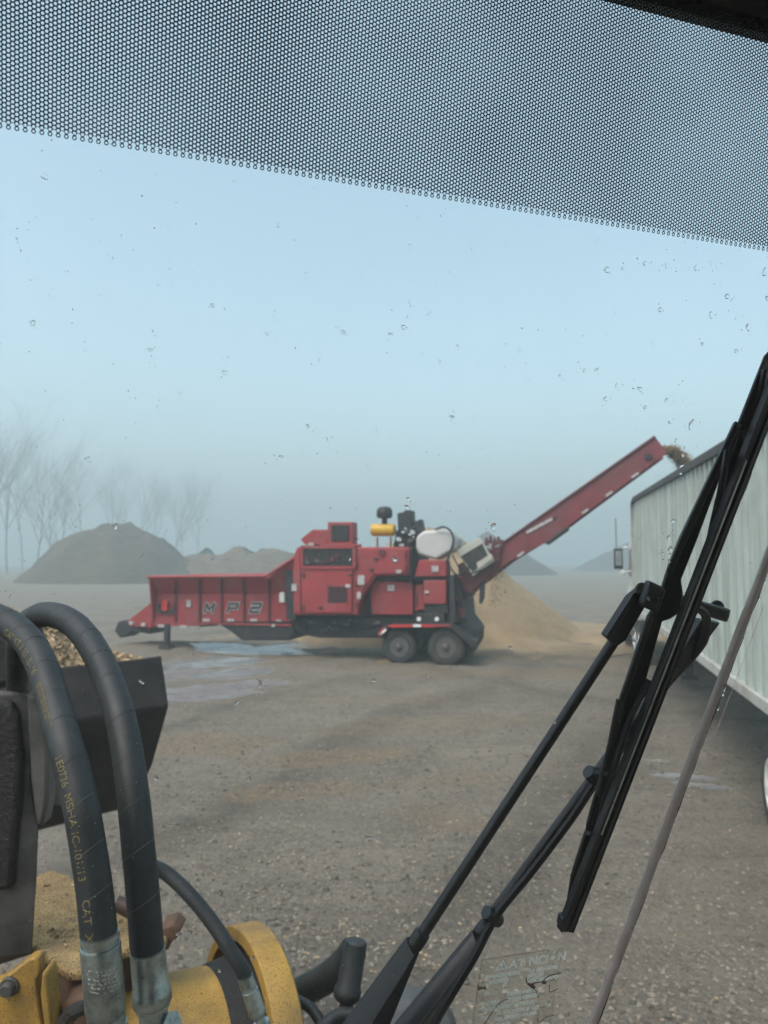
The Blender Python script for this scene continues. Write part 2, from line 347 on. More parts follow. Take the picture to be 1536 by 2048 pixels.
    cn = math_('MULTIPLY', ac.outputs['Fac'], rng_(noise(5, 9, .8), .36, .6, .1, 1.1))
    chipc = mixc(rng_(noise(14, 6), .4, .62), (.17, .125, .075), (.29, .215, .125))
    base = mixc(cn, base, chipc)
    wn = rng_(math_('MULTIPLY', aw.outputs['Fac'], rng_(noise(1.6, 8, .7, mp.outputs[0]), .30, .58, .2, 1.5)), .3, .55)
    base = mixc(wn, base, (.20, .205, .20))
    L.new(base, b.inputs['Base Color'])
    L.new(rng_(wn, 0, 1, .88, .20), b.inputs['Roughness'])
    h = math_('ADD', math_('MULTIPLY', noise(7, 6), 1.0), math_('MULTIPLY', noise(30, 6, .7), .55))
    bp = N.new('ShaderNodeBump'); bp.inputs['Distance'].default_value = .11
    L.new(rng_(wn, 0, 1, .9, .03), bp.inputs['Strength']); L.new(h, bp.inputs['Height']); L.new(bp.outputs[0], b.inputs['Normal'])
    me.materials.append(m)
    o = bpy.data.objects.new('ground', me); S.collection.objects.link(o); tag(o, kind='structure')
build_ground()

# loose stones and bits of wood too many to count
def scatter(name, n, m, lab, lo, hi, flat, cat, clump=0.0, seed=3):
    r = random.Random(seed); mb = MB(); xs = []; k = 0
    while k < n:
        px, py = r.uniform(-40, 1580), 1180 + (2080 - 1180) * r.random() ** 1.25
        p = gp(px, py)
        if p.y > 24 or p.y < 3: continue
        if clump:
            v = float(fbm(np.array(p.x * .7), np.array(p.y * .7), 91, 4))
            if name == 'scattered_chips': v = max(v * .8, CHP_AT(p.x, p.y) * .25)
            if v < r.uniform(-.06, clump): continue
        k += 1; xs.append((p.x, p.y))
    A = np.array(xs); H = GROUND_AT(A[:, 0], A[:, 1])
    for (x, y), h in zip(xs, H):
        s_ = lo * (hi / lo) ** (r.random() ** 2.2); a = r.uniform(0, 6.28); u = Vector((math.cos(a), math.sin(a), r.uniform(-.2, .2))) * s_; v = Vector((-math.sin(a), math.cos(a), r.uniform(-.2, .2))) * s_ * r.uniform(.4, .9); w_ = Vector((r.uniform(-.3, .3), r.uniform(-.3, .3), 1)) * s_ * flat
        c = Vector((x, y, h + s_ * flat * .3))
        mb.add([c + u, c + v, c - u * r.uniform(.6, 1), c - v, c + w_, c - w_], [(0, 1, 4), (1, 2, 4), (2, 3, 4), (3, 0, 4), (1, 0, 5), (2, 1, 5), (3, 2, 5), (0, 3, 5)])
    o = mb.build(name, m, None, smooth=0); tag(o, lab, cat, None, 'stuff')
scatter('loose_stones', 13000, M['stone'], 'loose grey stones strewn over the gravel yard', .008, .036, .45, 'stones')
scatter('mud_clods', 4000, M['clod'], 'dark crumbs of mud strewn over the gravel yard', .01, .045, .4, 'mud', .05, 8)
scatter('scattered_chips', 4200, M['chips'], 'pale wood chips scattered over the gravel yard', .008, .026, .25, 'wood chips', .16, 5)

# ------------------------------------------------------------ piles
def mound(name, c, prof, rad, mt, label, cat, bump=.5, seed=1, n=96, rings=40, sx=1.0, rot=0.0, group=None, kind=None):
    """a heap: prof = height at t (0 centre .. 1 foot), rad = foot radius"""
    V = []; A = np.linspace(0, 2 * math.pi, n, endpoint=False)
    tt = np.linspace(0.0, 1.0, rings)
    for t in tt:
        for a in A:
            x, y = math.cos(a) * t * rad * sx, math.sin(a) * t * rad
            V.append((x * math.cos(rot) - y * math.sin(rot), x * math.sin(rot) + y * math.cos(rot), prof(t, a)))
    V = np.array(V); nz = fbm((V[:, 0] + 50) / rad * 4, (V[:, 1] + 50) / rad * 4, seed, 5)
    tcol = np.repeat(tt, n); V[:, 2] += nz * bump * np.clip((1 - tcol) * 5, 0, 1) * np.clip(tcol * 6 + .15, 0, 1); V[:, 2] = np.maximum(V[:, 2], -.05 - .25 * (tcol > .97))
    m = MB(); m.v = [tuple(p + np.array(c)) for p in V]
    for i in range(rings - 1):
        for j in range(n):
            a, b = i * n + j, i * n + (j + 1) % n; m.f.append((a, b, b + n, a + n))
    o = m.build(name, mt, None, smooth=0)
    for p in o.data.polygons: p.use_smooth = True
    o.data.transform(Matrix.Translation(-Vector(c))); o.location = c
    return tag(o, label, cat, group, kind)
cone = lambda h, rnd=.12: (lambda t, a: h * (1 - math.sqrt(t * t + rnd * rnd) + rnd * .5 * t) if t < 1 else 0)
c = gp(232, 1168); c.y += 10; c.x *= 1.12
def bigp(t, a):
    base = 7.1 * (1 - t ** 1.68) * (1 + .06 * math.sin(2 * a + .8) * t)
    return max(0, base)
mound('mulch_pile', (c.x, c.y, 0), bigp, 11.2, M['mulch'], 'large rounded brown mulch pile across the yard in front of bare trees', 'mulch pile', 2.3, 4, sx=1.05)
c = at(490, 1122, 104)
mound('mulch_pile', (c.x, c.y, 0), lambda t, a: 4.0 * (1 - t ** 2.2), 11, M['mulch_tan'], 'low flat mulch pile behind the red hopper right of the big rounded pile', 'mulch pile', 2.6, 22, sx=1.3)
c = at(975, 1122, 150)
mound('mulch_pile', (c.x, c.y, 0), lambda t, a: 8.4 * (1 - t), 13.5, M['mulch_dark'], 'hazy dark grey cone of mulch seen under the raised red conveyor', 'mulch pile', .8, 31)
c = at(1300, 1122, 210)
mound('mulch_pile', (c.x, c.y, 0), lambda t, a: 10.5 * (1 - t), 21, M['mulch_dark'], 'faintest mulch pile, almost lost in fog just left of the white trailer', 'mulch pile', 1.0, 37)
# fresh wood chip heap behind the machine
c = at(858, 1122, 28.5)
def chipp(t, a):
    return max(4.3 * (1 - t / .66), (.55 * (1 - t) ** 1.5 + .15) * min(1, max(0, .6 + math.cos(a))) - .15) - .45 * math.exp(-(t / .06) ** 2)
mound('chip_pile', (c.x, c.y, 0), chipp, 8.4, M['chip_heap'], 'tall cone of pale tan wood chips behind the red machine', 'chip pile', .35, 51, n=120, rings=50)
c = gp(985, 1262)
mound('chip_pile', (c.x, c.y, 0), lambda t, a: 1.75 * (1 - t ** .85), 2.6, M['chip_heap'], 'small heap of pale wood chips fallen below the foot of the conveyor', 'chip pile', .2, 55, n=80, rings=30, sx=1.15)

# ------------------------------------------------------------ bare trees in the fog
def tree(x, y, h, seed, label, spread=.42, lean=0.0):
    r = random.Random(seed); tr = MB(); br = MB()
    def grow(p, d, L, rad, lev):
        pts = [p]; rr = [rad]; n = 4
        for i in range(n):
            d = (d + Vector((r.uniform(-1, 1), r.uniform(-1, 1), r.uniform(-.3, .7))) * .11).normalized()
            p = p + d * (L / n); pts.append(p); rr.append(rad * (1 - .55 * (i + 1) / n))
        (tr if lev == 0 else br).tube(pts, rr, 5 if lev < 2 else 3, cap=False)
        if lev >= 4: return
        for k in range(r.choice((3, 4, 5)) if lev else r.choice((7, 8, 9))):
            t = r.uniform(.25, 1.0) if lev else r.uniform(.3, 1)
            i = min(n - 1, int(t * n)); q = pts[i].lerp(pts[i + 1], t * n - i)
            a = r.uniform(0, 2 * math.pi); side = Vector((math.cos(a), math.sin(a), 0))
            nd = (d * (1 - spread * .3) + side * r.uniform(spread * .5, spread * 1.3)).normalized(); nd.z = max(nd.z, .25); nd.normalize()
            grow(q, nd, L * r.uniform(.5, .78), rr[i] * .6, lev + 1)
    o = thing('bare_tree', (x, y, 0), label, 'tree', 'bare trees fading into the fog')
    grow(Vector((x, y, -.1)), Vector((lean, 0, 1)).normalized(), h * .55, h * .0062, 0)
    tr.build('trunk', M['bark'], o, smooth=60); br.build('crown', M['bark'], o, smooth=0)
for i, (px, d, top, lab, ln) in enumerate((
    (15, 92, 822, 'tallest leafless tree at the far left edge, its branches rising highest in the fog', 0),
    (75, 96, 850, 'tall leafless tree second from the left edge behind the big mulch pile', .05),
    (122, 100, 872, 'leafless tree with upswept branches above the left shoulder of the big mulch pile', .08),
    (-45, 88, 830, 'leafless tree cut by the left edge of the picture', .1),
    (215, 118, 930, 'pale leafless tree directly above the top of the big mulch pile', 0),
    (270, 122, 925, 'faint leafless tree just right of the top of the big mulch pile', .05),
    (345, 124, 930, 'faint leafless tree above the right slope of the big mulch pile', .03),
    (395, 130, 945, 'faintest leafless tree, rightmost of those behind the big mulch pile', .06),
    (45, 115, 880, 'slender pale leafless tree set back between the two tallest trees', .0),
    (165, 110, 900, 'leafless tree half hidden by the left top of the big mulch pile', .04),
    (98, 104, 868, 'leafless tree crowded between two others left of the big mulch pile', -.04), (240, 126, 940, 'thin faint leafless tree over the centre of the big mulch pile', -.03), (310, 122, 935, 'faint leafless tree over the right shoulder of the big mulch pile', -.04),
    (368, 128, 955, 'small faint leafless tree above the foot of the right slope of the big mulch pile', .02), (-12, 95, 835, 'leafless tree at the very left edge leaning outward beside the tallest one', -.06))):
    d *= 1.85; p = at(px, 1122, d); h = min(37, (1122 - top) / F * d + 2.6)
    tree(p.x, p.y, h, 100 + i, lab, .42, ln)
def shrub(px, d, top, rad, seed, label):
    r = random.Random(seed); p = at(px, 1122, d); h = (1122 - top) / F * d + 2.6
    o = thing('evergreen_shrub', (p.x, p.y, 0), label, 'shrub'); m = MB(); s = MB()
    for k in range(1500):
        t = r.random() ** .6; a = r.uniform(0, 6.28); q = rad * (1 - t ** 3) ** .6 * (.75 + .35 * math.sin(a * 3 + seed)) * math.sqrt(r.random()) * 1.1
        cc = Vector((p.x + math.cos(a) * q, p.y + math.sin(a) * q, h * (.05 + .95 * t)))
        u = Vector((r.gauss(0, 1), r.gauss(0, 1), r.gauss(0, 1))).normalized() * .22; v = u.orthogonal() * .6
        m.add([cc - u, cc + v, cc + u, cc - v], [(0, 1, 2, 3)])
    s.tube([Vector((p.x, p.y, -.1)), Vector((p.x, p.y, h * .8))], [.16, .03], 6)
    m.build('crown', M['shrub'], o, smooth=0); s.build('trunk', M['bark'], o)
shrub(414, 106, 1098, 1.6, 5, 'small rounded evergreen shrub at the right foot of the big mulch pile')
shrub(488, 101, 1099, 2.2, 6, 'wider evergreen shrub on the low pile behind the hopper')

# ------------------------------------------------------------ the red grinding machine
PSI = R_(15)
MX, MY = Vector((math.cos(PSI), -math.sin(PSI), 0)), Vector((math.sin(PSI), math.cos(PSI), 0))
MO = gp(797, 1326)
def mp(px, py, v=0.0):                 # pixel on the machine's side plane at depth v into it
    r = ray(px, py); o = MO + MY * v; return EYE + r * ((o - EYE).dot(MY) / r.dot(MY))
def ms(u, v, z): return Vector((MO.x, MO.y, 0)) + MX * u + MY * v + Vector((0, 0, z))
def uz(px, py, v=0.0):
    p = mp(px, py, v); return (p - Vector((MO.x, MO.y, 0))).dot(MX), p.z
gr = thing('wood_grinder', (MO.x, MO.y, 0), 'red towable wood grinder with hopper, raised conveyor and tandem wheels in the gravel yard', 'grinding machine')
def slab(name, poly, v0, v1, m, parent=gr, bevel=.012, smooth=35):
    return MB().prism([mp(x, y, v0) for x, y in poly], MY * (v1 - v0)).build(name, m, parent, bevel=bevel, smooth=smooth)
def rect(x0, y0, x1, y1): return [(x0, y0), (x1, y0), (x1, y1), (x0, y1)]
WID = 2.4
# hopper
def hopper():
    m = MB()
    cols = [297, 350, 398, 442, 487, 537]
    for far in (0, 1):
        f = lambda v: v if not far else WID - v
        def P(px, py, v):
            u, z = uz(px, py, v); return ms(u, f(v), z)
        rings = []
        for x in (297, 350, 398, 442, 487, 537, 583):
            topy = 1155 if x < 540 else 1119
            xm = 305 if x == 297 else x
            bot = 1252 if x <= 398 else 1243
            outer = [P(x, topy, 0), P(xm, 1187, .42), P(304 if x == 297 else x, bot, .44)]
            inner = [p + MY * (-.06 if far else .06) for p in outer[::-1]]
            rings.append(outer + inner)
        m.loft(rings)
        # rim
        m.tube([P(295, 1154, 0), P(533, 1152, 0)], .045, 8); m.tube([P(533, 1152, 0), P(586, 1117, 0)], .045, 8)
    a0, a1 = uz(297, 1155), uz(304, 1250, .44)
    m.prism([ms(a0[0], 0, a0[1]), ms(a0[0], WID, a0[1]), ms(a1[0], WID - .44, a1[1]), ms(a1[0], .44, a1[1])], MX * .06)
    fl = uz(583, 1240, .44)
    m.prism([ms(a1[0], .46, a1[1] + .05), ms(a1[0], WID - .46, a1[1] + .05), ms(fl[0], WID - .46, a1[1] + .05), ms(fl[0], .46, a1[1] + .05)], Vector((0, 0, .06)))
    h = m.build('hopper', M['red'], gr, bevel=.008)
    for x in cols[1:]:
        r = MB()
        t, mi, b = mp(x, 1158, -.03), mp(x, 1187, .36), mp(x, 1245, .38)
        for a, bb in ((t, mi), (mi, b)):
            r.prism([a - MX * .025, a + MX * .025, bb + MX * .025, bb - MX * .025], MY * .06)
        r.build('rib', M['red_dark'], h, smooth=0)
    STROKES = {'M': [((0, 0), (0, 1)), ((1, 0), (1, 1)), ((.04, .96), (.5, .30)), ((.5, .30), (.96, .96))],
               'P': [((0, 0), (0, 1)), ((0, 1), (1, 1)), ((1, 1), (1, .45)), ((1, .45), (0, .45))],
               '2': [((0, 1), (1, 1)), ((1, 1), (1, .52)), ((1, .52), (0, .52)), ((0, .52), (0, 0)), ((0, 0), (1, 0))]}
    for ch, x0 in (('M', 409), ('P', 455), ('2', 501)):
        u0, z0 = uz(x0, 1224, .42)
        for nm, mt, th, dv in (('letter_outline', M['label_bright'], .047, -.008), ('letter', M['black'], .031, -.016)):
            m = MB()
            for k, (p, q) in enumerate(STROKES[ch]):
                a = Vector((p[0] * .245 + p[1] * .075, p[1] * .235)); b = Vector((q[0] * .245 + q[1] * .075, q[1] * .235))
                d = (b - a).normalized(); n = Vector((-d.y, d.x)) * th; e = d * th
                m.prism([ms(u0 + c.x, .42 + dv - .0012 * k, z0 + c.y) for c in (a - e - n, a - e + n, b + e + n, b + e - n)], MY * .004)
            m.build(nm, mt, h, smooth=0)
    return h
hop = hopper()
slab('tongue', [(303, 1204), (257, 1240), (257, 1252), (303, 1256)], .44, WID - .44, M['red'])
slab('hitch', [(300, 1252), (262, 1246), (250, 1240), (236, 1244), (229, 1262), (240, 1276), (262, 1262), (300, 1268)], .8, 1.6, M['black'])
for vv in (.45,):
    u, z = uz(331, 1255, .35)
    g = float(ground_h(np.array(ms(u, vv, 0).x), np.array(ms(u, vv, 0).y)))
    j = MB().box(ms(u, vv, (z + g) / 2 + .05), MX * .07, MY * .07, Vector((0, 0, (z - g) / 2 + .05)))
    j.box(ms(u, vv, g + .03), MX * .17, MY * .17, Vector((0, 0, .05))).build('jack_leg', M['black'], gr, bevel=.01)
slab('bracket', [(314, 1207), (318, 1207), (318, 1219), (345, 1219), (345, 1207), (348, 1207), (348, 1226), (314, 1226)], .34, .43, M['black'])
slab('warning_light', rect(324, 1202, 334, 1222), .30, .40, M['red_bright'])
slab('notch_shade_block', [(398, 1243), (430, 1242), (430, 1252), (424, 1252), (398, 1254)], .48, .7, M['dark'])  # dark block filling a notch; the notch's shade is in its colour
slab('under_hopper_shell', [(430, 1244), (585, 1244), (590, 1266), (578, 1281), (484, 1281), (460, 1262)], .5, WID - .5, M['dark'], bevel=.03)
slab('feed_gap_shade', [(568, 1130), (588, 1116), (592, 1240), (573, 1240)], .12, WID - .12, M['dark'])  # solid dark block standing in for the shade in the gap
slab('washer_bottle', [(558, 1188), (563, 1184), (568, 1188), (569, 1205), (558, 1205)], .02, .14, M['poly'])
# engine house
body = slab('engine_house', [(594, 1094), (818, 1094), (818, 1151), (752, 1152), (722, 1196), (716, 1230), (587, 1230), (584, 1118)], .06, WID, M['red'], bevel=.03)
MB().prism([mp(605, 1096, .0), mp(705, 1096, .0), mp(705, 1134, .0), mp(605, 1134, .0)], MY * .10).build('engine_opening_shade', M['dark'], body, smooth=0)  # dark plate on the solid house; its colour stands for the shaded interior
def small(name, poly, m, v=-.02, d=.05, parent=gr, bevel=.0): return slab(name, poly, v, v + d, m, parent, bevel)
for p in (rect(601, 1093, 606, 1138), rect(705, 1093, 711, 1138), rect(601, 1132, 711, 1138), rect(601, 1091, 711, 1097)): small('opening_frame', p, M['red'], -.04, .12, body)
r9 = random.Random(3)
for k in range(26):
    x, y = r9.uniform(610, 700), r9.uniform(1102, 1130); s = r9.uniform(2, 6)
    small('engine_fitting', [(x - s, y), (x - s * .5, y - s * .8), (x + s * .6, y - s), (x + s, y + s * .4), (x, y + s)], M[r9.choice(('red_dark', 'dark', 'rim', 'black', 'red_dark'))], -.035, .06, body)
small('side_panel', [(605, 1138), (704, 1138), (704, 1226), (605, 1226)], M['red'], .0, .08, body, .02)
small('corner_panel', [(588, 1122), (600, 1098), (601, 1226), (588, 1226)], M['red'], .02, .05, body, .012)
small('door_panel', [(713, 1097), (812, 1097), (812, 1146), (748, 1148), (720, 1188), (713, 1190)], M['red'], .02, .06, body, .012)
gv = small('vent', rect(655, 1172, 694, 1205), M['red_dark'], -.015, .05, body)
for k in range(6): small('louvre', rect(657, 1175 + k * 5, 692, 1177 + k * 5), M['black'], -.035, .03, gv)
p = mp(764, 1105, -.0); MB().lathe(p - MY * .03, MY, [(0, .001), (0, .09), (.06, .09), (.06, .001)], 20).build('round_hole_disc', M['red_dark'], body)  # dark red disc standing in for a round shaded hole
slab('engine_house_edge', rect(818, 1096, 824, 1168), .15, WID - .1, M['dark'])
for x, y in ((712, 1128), (712, 1168), (712, 1210), (811, 1110), (811, 1136), (606, 1150), (606, 1216)):
    small('hinge', rect(x - 2.5, y - 5, x + 2.5, y + 5), M['red_dark'], -.03, .05, body, .004)
for x, y in ((640, 1216), (700, 1150), (752, 1118), (742, 1140)):
    small('latch', rect(x - 4, y - 2, x + 4, y + 2), M['black'], -.03, .05, body, .004)
for a_, b_ in (((601, 1236), (744, 1252)), ((620, 1262), (760, 1246)), ((742, 1166), (726, 1240)), ((834, 1164), (834, 1226))):
    MB().tube(spline([mp(*a_, .45), mp((a_[0] + b_[0]) / 2, (a_[1] + b_[1]) / 2 + 7, .40), mp(*b_, .45)]), .022, 6).build('hydraulic_line', M['black'], gr)
# lower works, recessed
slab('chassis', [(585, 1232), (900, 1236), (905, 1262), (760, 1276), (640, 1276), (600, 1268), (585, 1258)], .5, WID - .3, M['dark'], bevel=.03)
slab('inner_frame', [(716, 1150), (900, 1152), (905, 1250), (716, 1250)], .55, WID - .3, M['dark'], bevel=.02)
for k in range(22):
    x, y = r9.uniform(595, 760), r9.uniform(1238, 1266); s = r9.uniform(3, 8)
    slab('chassis_fitting', [(x - s, y - s * .4), (x + s, y - s * .5), (x + s * 1.2, y + s * .5), (x - s, y + s * .6)], .42, .55, M[r9.choice(('dark', 'black', 'rim', 'dark'))], gr, 0)
slab('mill_door', [(744, 1162), (826, 1164), (826, 1230), (744, 1229), (740, 1190)], .36, .8, M['red'], bevel=.02)
slab('mill_side_panel', [(830, 1168), (846, 1168), (856, 1218), (830, 1222)], .4, .8, M['red'], bevel=.02)
slab('upper_ledge', [(752, 1153), (895, 1152), (893, 1160), (750, 1162)], .30, .8, M['black'])
slab('tool_box', rect(847, 1161, 892, 1208), .06, .6, M['red'], bevel=.02)
slab('battery_box', [(838, 1120), (892, 1120), (893, 1153), (829, 1153)], .1, .7, M['red'], bevel=.02)
slab('tool_box_base', rect(848, 1208, 896, 1226), .15, .6, M['black'])
hv = slab('hydraulic_valve', [(832, 1228), (888, 1226), (890, 1250), (830, 1252)], .05, .4, M['dark'], bevel=.02)
for x in (838, 874):
    p = mp(x, 1238, .05); MB().lathe(p - MY * .04, MY, [(0, .001), (0, .055), (.05, .055)], 14).build('gauge', M['white'], hv)
# rear frame and conveyor base
slab('rear_post', [(893, 1150), (915, 1150), (928, 1205), (930, 1235), (950, 1262), (948, 1290), (930, 1318), (905, 1300), (893, 1250)], .3, 2.1, M['dark'], bevel=.03)
slab('rear_guard', [(899, 1150), (908, 1150), (912, 1245), (899, 1248)], .02, .3, M['black'], bevel=.01)
for k in range(16):
    x, y = r9.uniform(895, 925), r9.uniform(1150, 1240); s = r9.uniform(2, 6)
    slab('rear_fitting', [(x - s, y - s), (x + s, y - s * .7), (x + s, y + s), (x - s * .6, y + s)], .18, .35, M[r9.choice(('red_dark', 'black', 'dark', 'red'))], gr, 0)
# wheels and mudguard
def lathe_wheel(parent, c, ax, r, wd, rimm, name='wheel', hubout=.04):
    t = MB().lathe(c, ax, [(0.03, r * .60), (0, r * .66), (0, r * .88), (.03, r * .97), (.06, r), (wd - .06, r), (wd - .03, r * .97), (wd, r * .88), (wd, r * .62)], 40)
    w_ = t.build(name, M['rubber'], parent)
    nb = MB().lathe(c, ax, [(.02, r * .61), (-.005, r * .60), (-.005, r * .56), (.07, r * .52), (.10, r * .46), (.09, r * .30), (.05, r * .28), (.0, r * .2), (-hubout, r * .17), (-hubout - .02, r * .1), (-hubout - .02, .001)], 36)
    tr = MB()
    a0 = Vector(ax).normalized(); u = a0.orthogonal().normalized(); b = a0.cross(u)
    for k in range(44):
        a = k * 2 * math.pi / 44; d = u * math.cos(a) + b * math.sin(a); tg = a0.cross(d)
        for q in (.28, .72):
            tr.box(Vector(c) + a0 * wd * q + d * (r + .004), a0 * wd * .2, tg * r * .045, d * .008)
    tr.build('tread', M['rubber'], w_, smooth=0)
    for k in range(10):
        a = k * 2 * math.pi / 10; d = u * math.cos(a) + b * math.sin(a)
        nb.lathe(Vector(c) + d * r * .38 + a0 * .09, -a0, [(0, .014 * r / .45), (.035, .014 * r / .45), (.035, .001)], 6)
    nb.build('rim', rimm, w_)
    return w_
for px, rr in ((797, .44), (891, .46)):
    for vv in (.0, 1.95):
        u, z = uz(px, 1290, 0); lathe_wheel(gr, ms(u, vv + .02, rr - .03), MY, rr, .42, M['rim'])
fen = slab('mudguard', [(756, 1270), (762, 1258), (778, 1249), (900, 1247), (912, 1252), (950, 1284), (948, 1298), (904, 1258), (890, 1254), (780, 1256), (768, 1262), (760, 1276)], -.12, .5, M['black'], bevel=.01)
for n_, p, mt in (('red_reflector', [(756, 1270), (761, 1259), (768, 1254), (770, 1258), (764, 1263), (760, 1273)], 'red_bright'), ('white_reflector', [(757, 1266), (770, 1256), (773, 1261), (760, 1271)], 'white'),
                  ('red_reflector', [(773, 1252), (785, 1249), (825, 1249), (825, 1254), (785, 1255)], 'red_bright'), ('white_reflector', rect(826, 1249, 842, 1254), 'white'), ('red_reflector', rect(842, 1249, 868, 1254), 'red_bright')):
    slab(n_, p, -.14, -.11, M[mt], fen, 0)
slab('fender_edge', [(868, 1249), (900, 1248), (900, 1253), (868, 1254)], -.135, -.115, M['red'], fen, 0)
# stickers and reflectors
for x, y, a, b, v in ((377, 1207, 5, 8, .41), (588, 1175, 6, 8, .0), (696, 1172, 6, 4, -.02), (722, 1160, 8, 11, .0), (718, 1191, 5, 8, .0), (797, 1143, 6, 4, -.0), (782, 1176, 8, 7, .34), (870, 1138, 8, 7, .08), (853, 1184, 5, 3, .04),
                      (322, 1252, 8, 3, .43), (366, 1253, 8, 3, .43), (412, 1240, 8, 3, .43), (461, 1240, 8, 3, .43), (507, 1240, 8, 3, .43), (557, 1241, 6, 2, .43), (262, 1246, 5, 4, .42), (286, 1249, 5, 4, .42),
                      (774, 1089, 5, 3, .1), (803, 1090, 5, 3, .1), (622, 1089, 6, 4, .1), (546, 1251, 4, 3, .3)):
    a, b = a * .85, b * .85; slab('label', rect(x - a, y - b, x + a, y + b), v - .02, v + .02, M['label'], gr, 0)
# on the roof of the engine house
slab('radiator_box', rect(655, 1044, 705, 1094), .15, .6, M['red'], bevel=.02)
slab('screen', rect(662, 1050, 698, 1082), .12, .2, M['dark'])
slab('intake_hood', [(601, 1078), (625, 1059), (656, 1059), (656, 1090), (611, 1090), (605, 1084)], .15, .9, M['red'], bevel=.02)
slab('roof_rail', rect(640, 1088, 720, 1096), .1, .25, M['red'])
MB().tube([mp(705, 1078, .3), mp(716, 1078, .3)], .02, 6).build('rod', M['black'], gr)
a, b = mp(743, 1060, .5), mp(790, 1060, .5); ax = (b - a).normalized(); L_ = (b - a).length
can = MB().lathe(a, ax, [(0, .001), (0, .12), (.02, .155), (.06, .165), (L_ - .06, .165), (L_ - .02, .15), (L_, .12), (L_, .001)], 28).build('air_cleaner', M['yellow_can'], gr)
for x in (753, 780): MB().box(mp(x, 1084, .5), MX * .025, MY * .1, Vector((0, 0, .13))).build('mount', M['ivory'], can)
p = mp(769, 1047, .5); cap_ = MB().lathe(p, (0, 0, 1), [(-.02, .07), (.14, .075), (.14, .16), (.16, .20), (.24, .215), (.36, .205), (.42, .16), (.45, .08), (.455, .001)], 28).build('air_precleaner', M['black'], gr)
slab('muffler', [(794, 1026), (808, 1024), (808, 1020), (822, 1020), (824, 1062), (796, 1062)], .5, 1.0, M['black'], bevel=.03)
slab('engine_block', [(792, 1062), (834, 1046), (838, 1094), (786, 1094)], .6, 1.5, M['dark'], bevel=.02)
slab('engine_top', [(826, 1044), (842, 1038), (846, 1062), (830, 1070)], .55, .9, M['black'], bevel=.02)
for k in range(14):
    x, y = r9.uniform(792, 836), r9.uniform(1052, 1090); s = r9.uniform(2, 5)
    slab('engine_pipe', [(x - s, y - s), (x + s, y - s * .5), (x + s, y + s), (x - s, y + s * .7)], .45, .6, M[r9.choice(('rim', 'black', 'dark', 'chrome'))], gr, 0)
tk = slab('white_tank', [(832, 1073), (846, 1062), (890, 1058), (903, 1064), (908, 1078), (906, 1100), (872, 1120), (836, 1109), (831, 1094)], .15, 1.0, M['poly'], bevel=.07, smooth=60)
slab('grey_tank', [(900, 1066), (918, 1074), (920, 1094), (904, 1106)], .9, 1.5, M['ivory'], bevel=.05)
MB().tube(spline([mp(870, 1059, .1), mp(888, 1054, .06), mp(903, 1065, .05), mp(907, 1085, .06), mp(898, 1112, .08), mp(893, 1124, .12)]), .028, 8).build('tank_hose', M['black'], gr)
# conveyor, swung slightly toward the trailer
CN = mp(1322, 889, .9); CS = mp(930, 1180, .9)
def cv(px, py, v=0.9):
    r = ray(px, py); n = MY; o = MO + MY * v; return EYE + r * ((o - EYE).dot(n) / r.dot(n))
def cslab(name, poly, v0, v1, m, parent=gr, bevel=.012): return MB().prism([cv(x, y, v0) for x, y in poly], MY * (v1 - v0)).build(name, m, parent, bevel=bevel)
con = cslab('conveyor', [(925, 1176), (985, 1130), (1004, 1088), (1310, 873), (1335, 906), (1136, 1053), (1128, 1060), (1090, 1086), (1022, 1122), (938, 1188)], .62, .70, M['red_worn'])
MB().prism([cv(x, y, .62) + MY * 1.02 for x, y in ((925, 1176), (985, 1130), (1004, 1088), (1310, 873), (1335, 906), (1136, 1053), (1022, 1122), (938, 1188))], MY * .08).build('conveyor_far_side', M['red'], con, bevel=.012)
MB().prism([cv(x, y, .62) + MY * .08 for x, y in ((945, 1168), (1020, 1108), (1318, 895), (1322, 899), (1024, 1113), (950, 1173))], MY * .94).build('conveyor_belt', M['black'], con)
for q in ((1310, 873, 1000, 1090), ): MB().tube([cv(q[0], q[1], .6), cv(q[2], q[3], .6)], .035, 8).build('conveyor_rail', M['red_dark'], con)
MB().prism([cv(x, y, .58) for x, y in ((1088, 1086), (1135, 1052), (1137, 1058), (1094, 1089))], MY * .9).build('conveyor_roller_guard', M['black'], con, bevel=.02)
p = cv(1297, 913, .58); MB().lathe(p, MY, [(-.02, .001), (-.02, .07), (.05, .09), (.1, .09)], 16).build('conveyor_hole_disc', M['black'], con)  # black disc standing in for the dark hole near the conveyor's end
cslab('label_strip', [(1051, 1063), (1103, 1035), (1106, 1040), (1054, 1068)], .595, .63, M['label'], con, 0)
cslab('label_end', [(1106, 1036), (1113, 1033), (1113, 1037), (1108, 1041)], .595, .63, M['black'], con, 0)
for x, y in ((1270, 949), (1218, 986), (1170, 1021), (1041, 1107)):
    cslab('reflector', [(x - 8, y + 4), (x + 5, y - 5), (x + 8, y - 1), (x - 5, y + 8)], .595, .63, M['label'], con, 0)
mg = cslab('drive_cover', [(912, 1101), (958, 1074), (988, 1122), (946, 1153)], .35, .6, M['ivory'], gr, .02)
cslab('drive_opening_shade', [(921, 1113), (964, 1087), (979, 1118), (945, 1143)], .325, .4, M['black'], mg, 0)  # black plate on the cover, coloured as the shade of its interior
cslab('drive_flange', [(953, 1126), (982, 1107), (986, 1116), (956, 1138)], .31, .36, M['ivory'], mg, 0)
for x, y in ((972, 1078), (980, 1074), (988, 1079), (996, 1076), (1003, 1082), (985, 1090), (996, 1095), (975, 1100)):
    cslab('bracket_finger', [(x - 4, y + 13), (x - 1, y - 3), (x + 2, y - 3), (x + 4, y + 13)], .5, .66, M['red_dark'], con, 0)
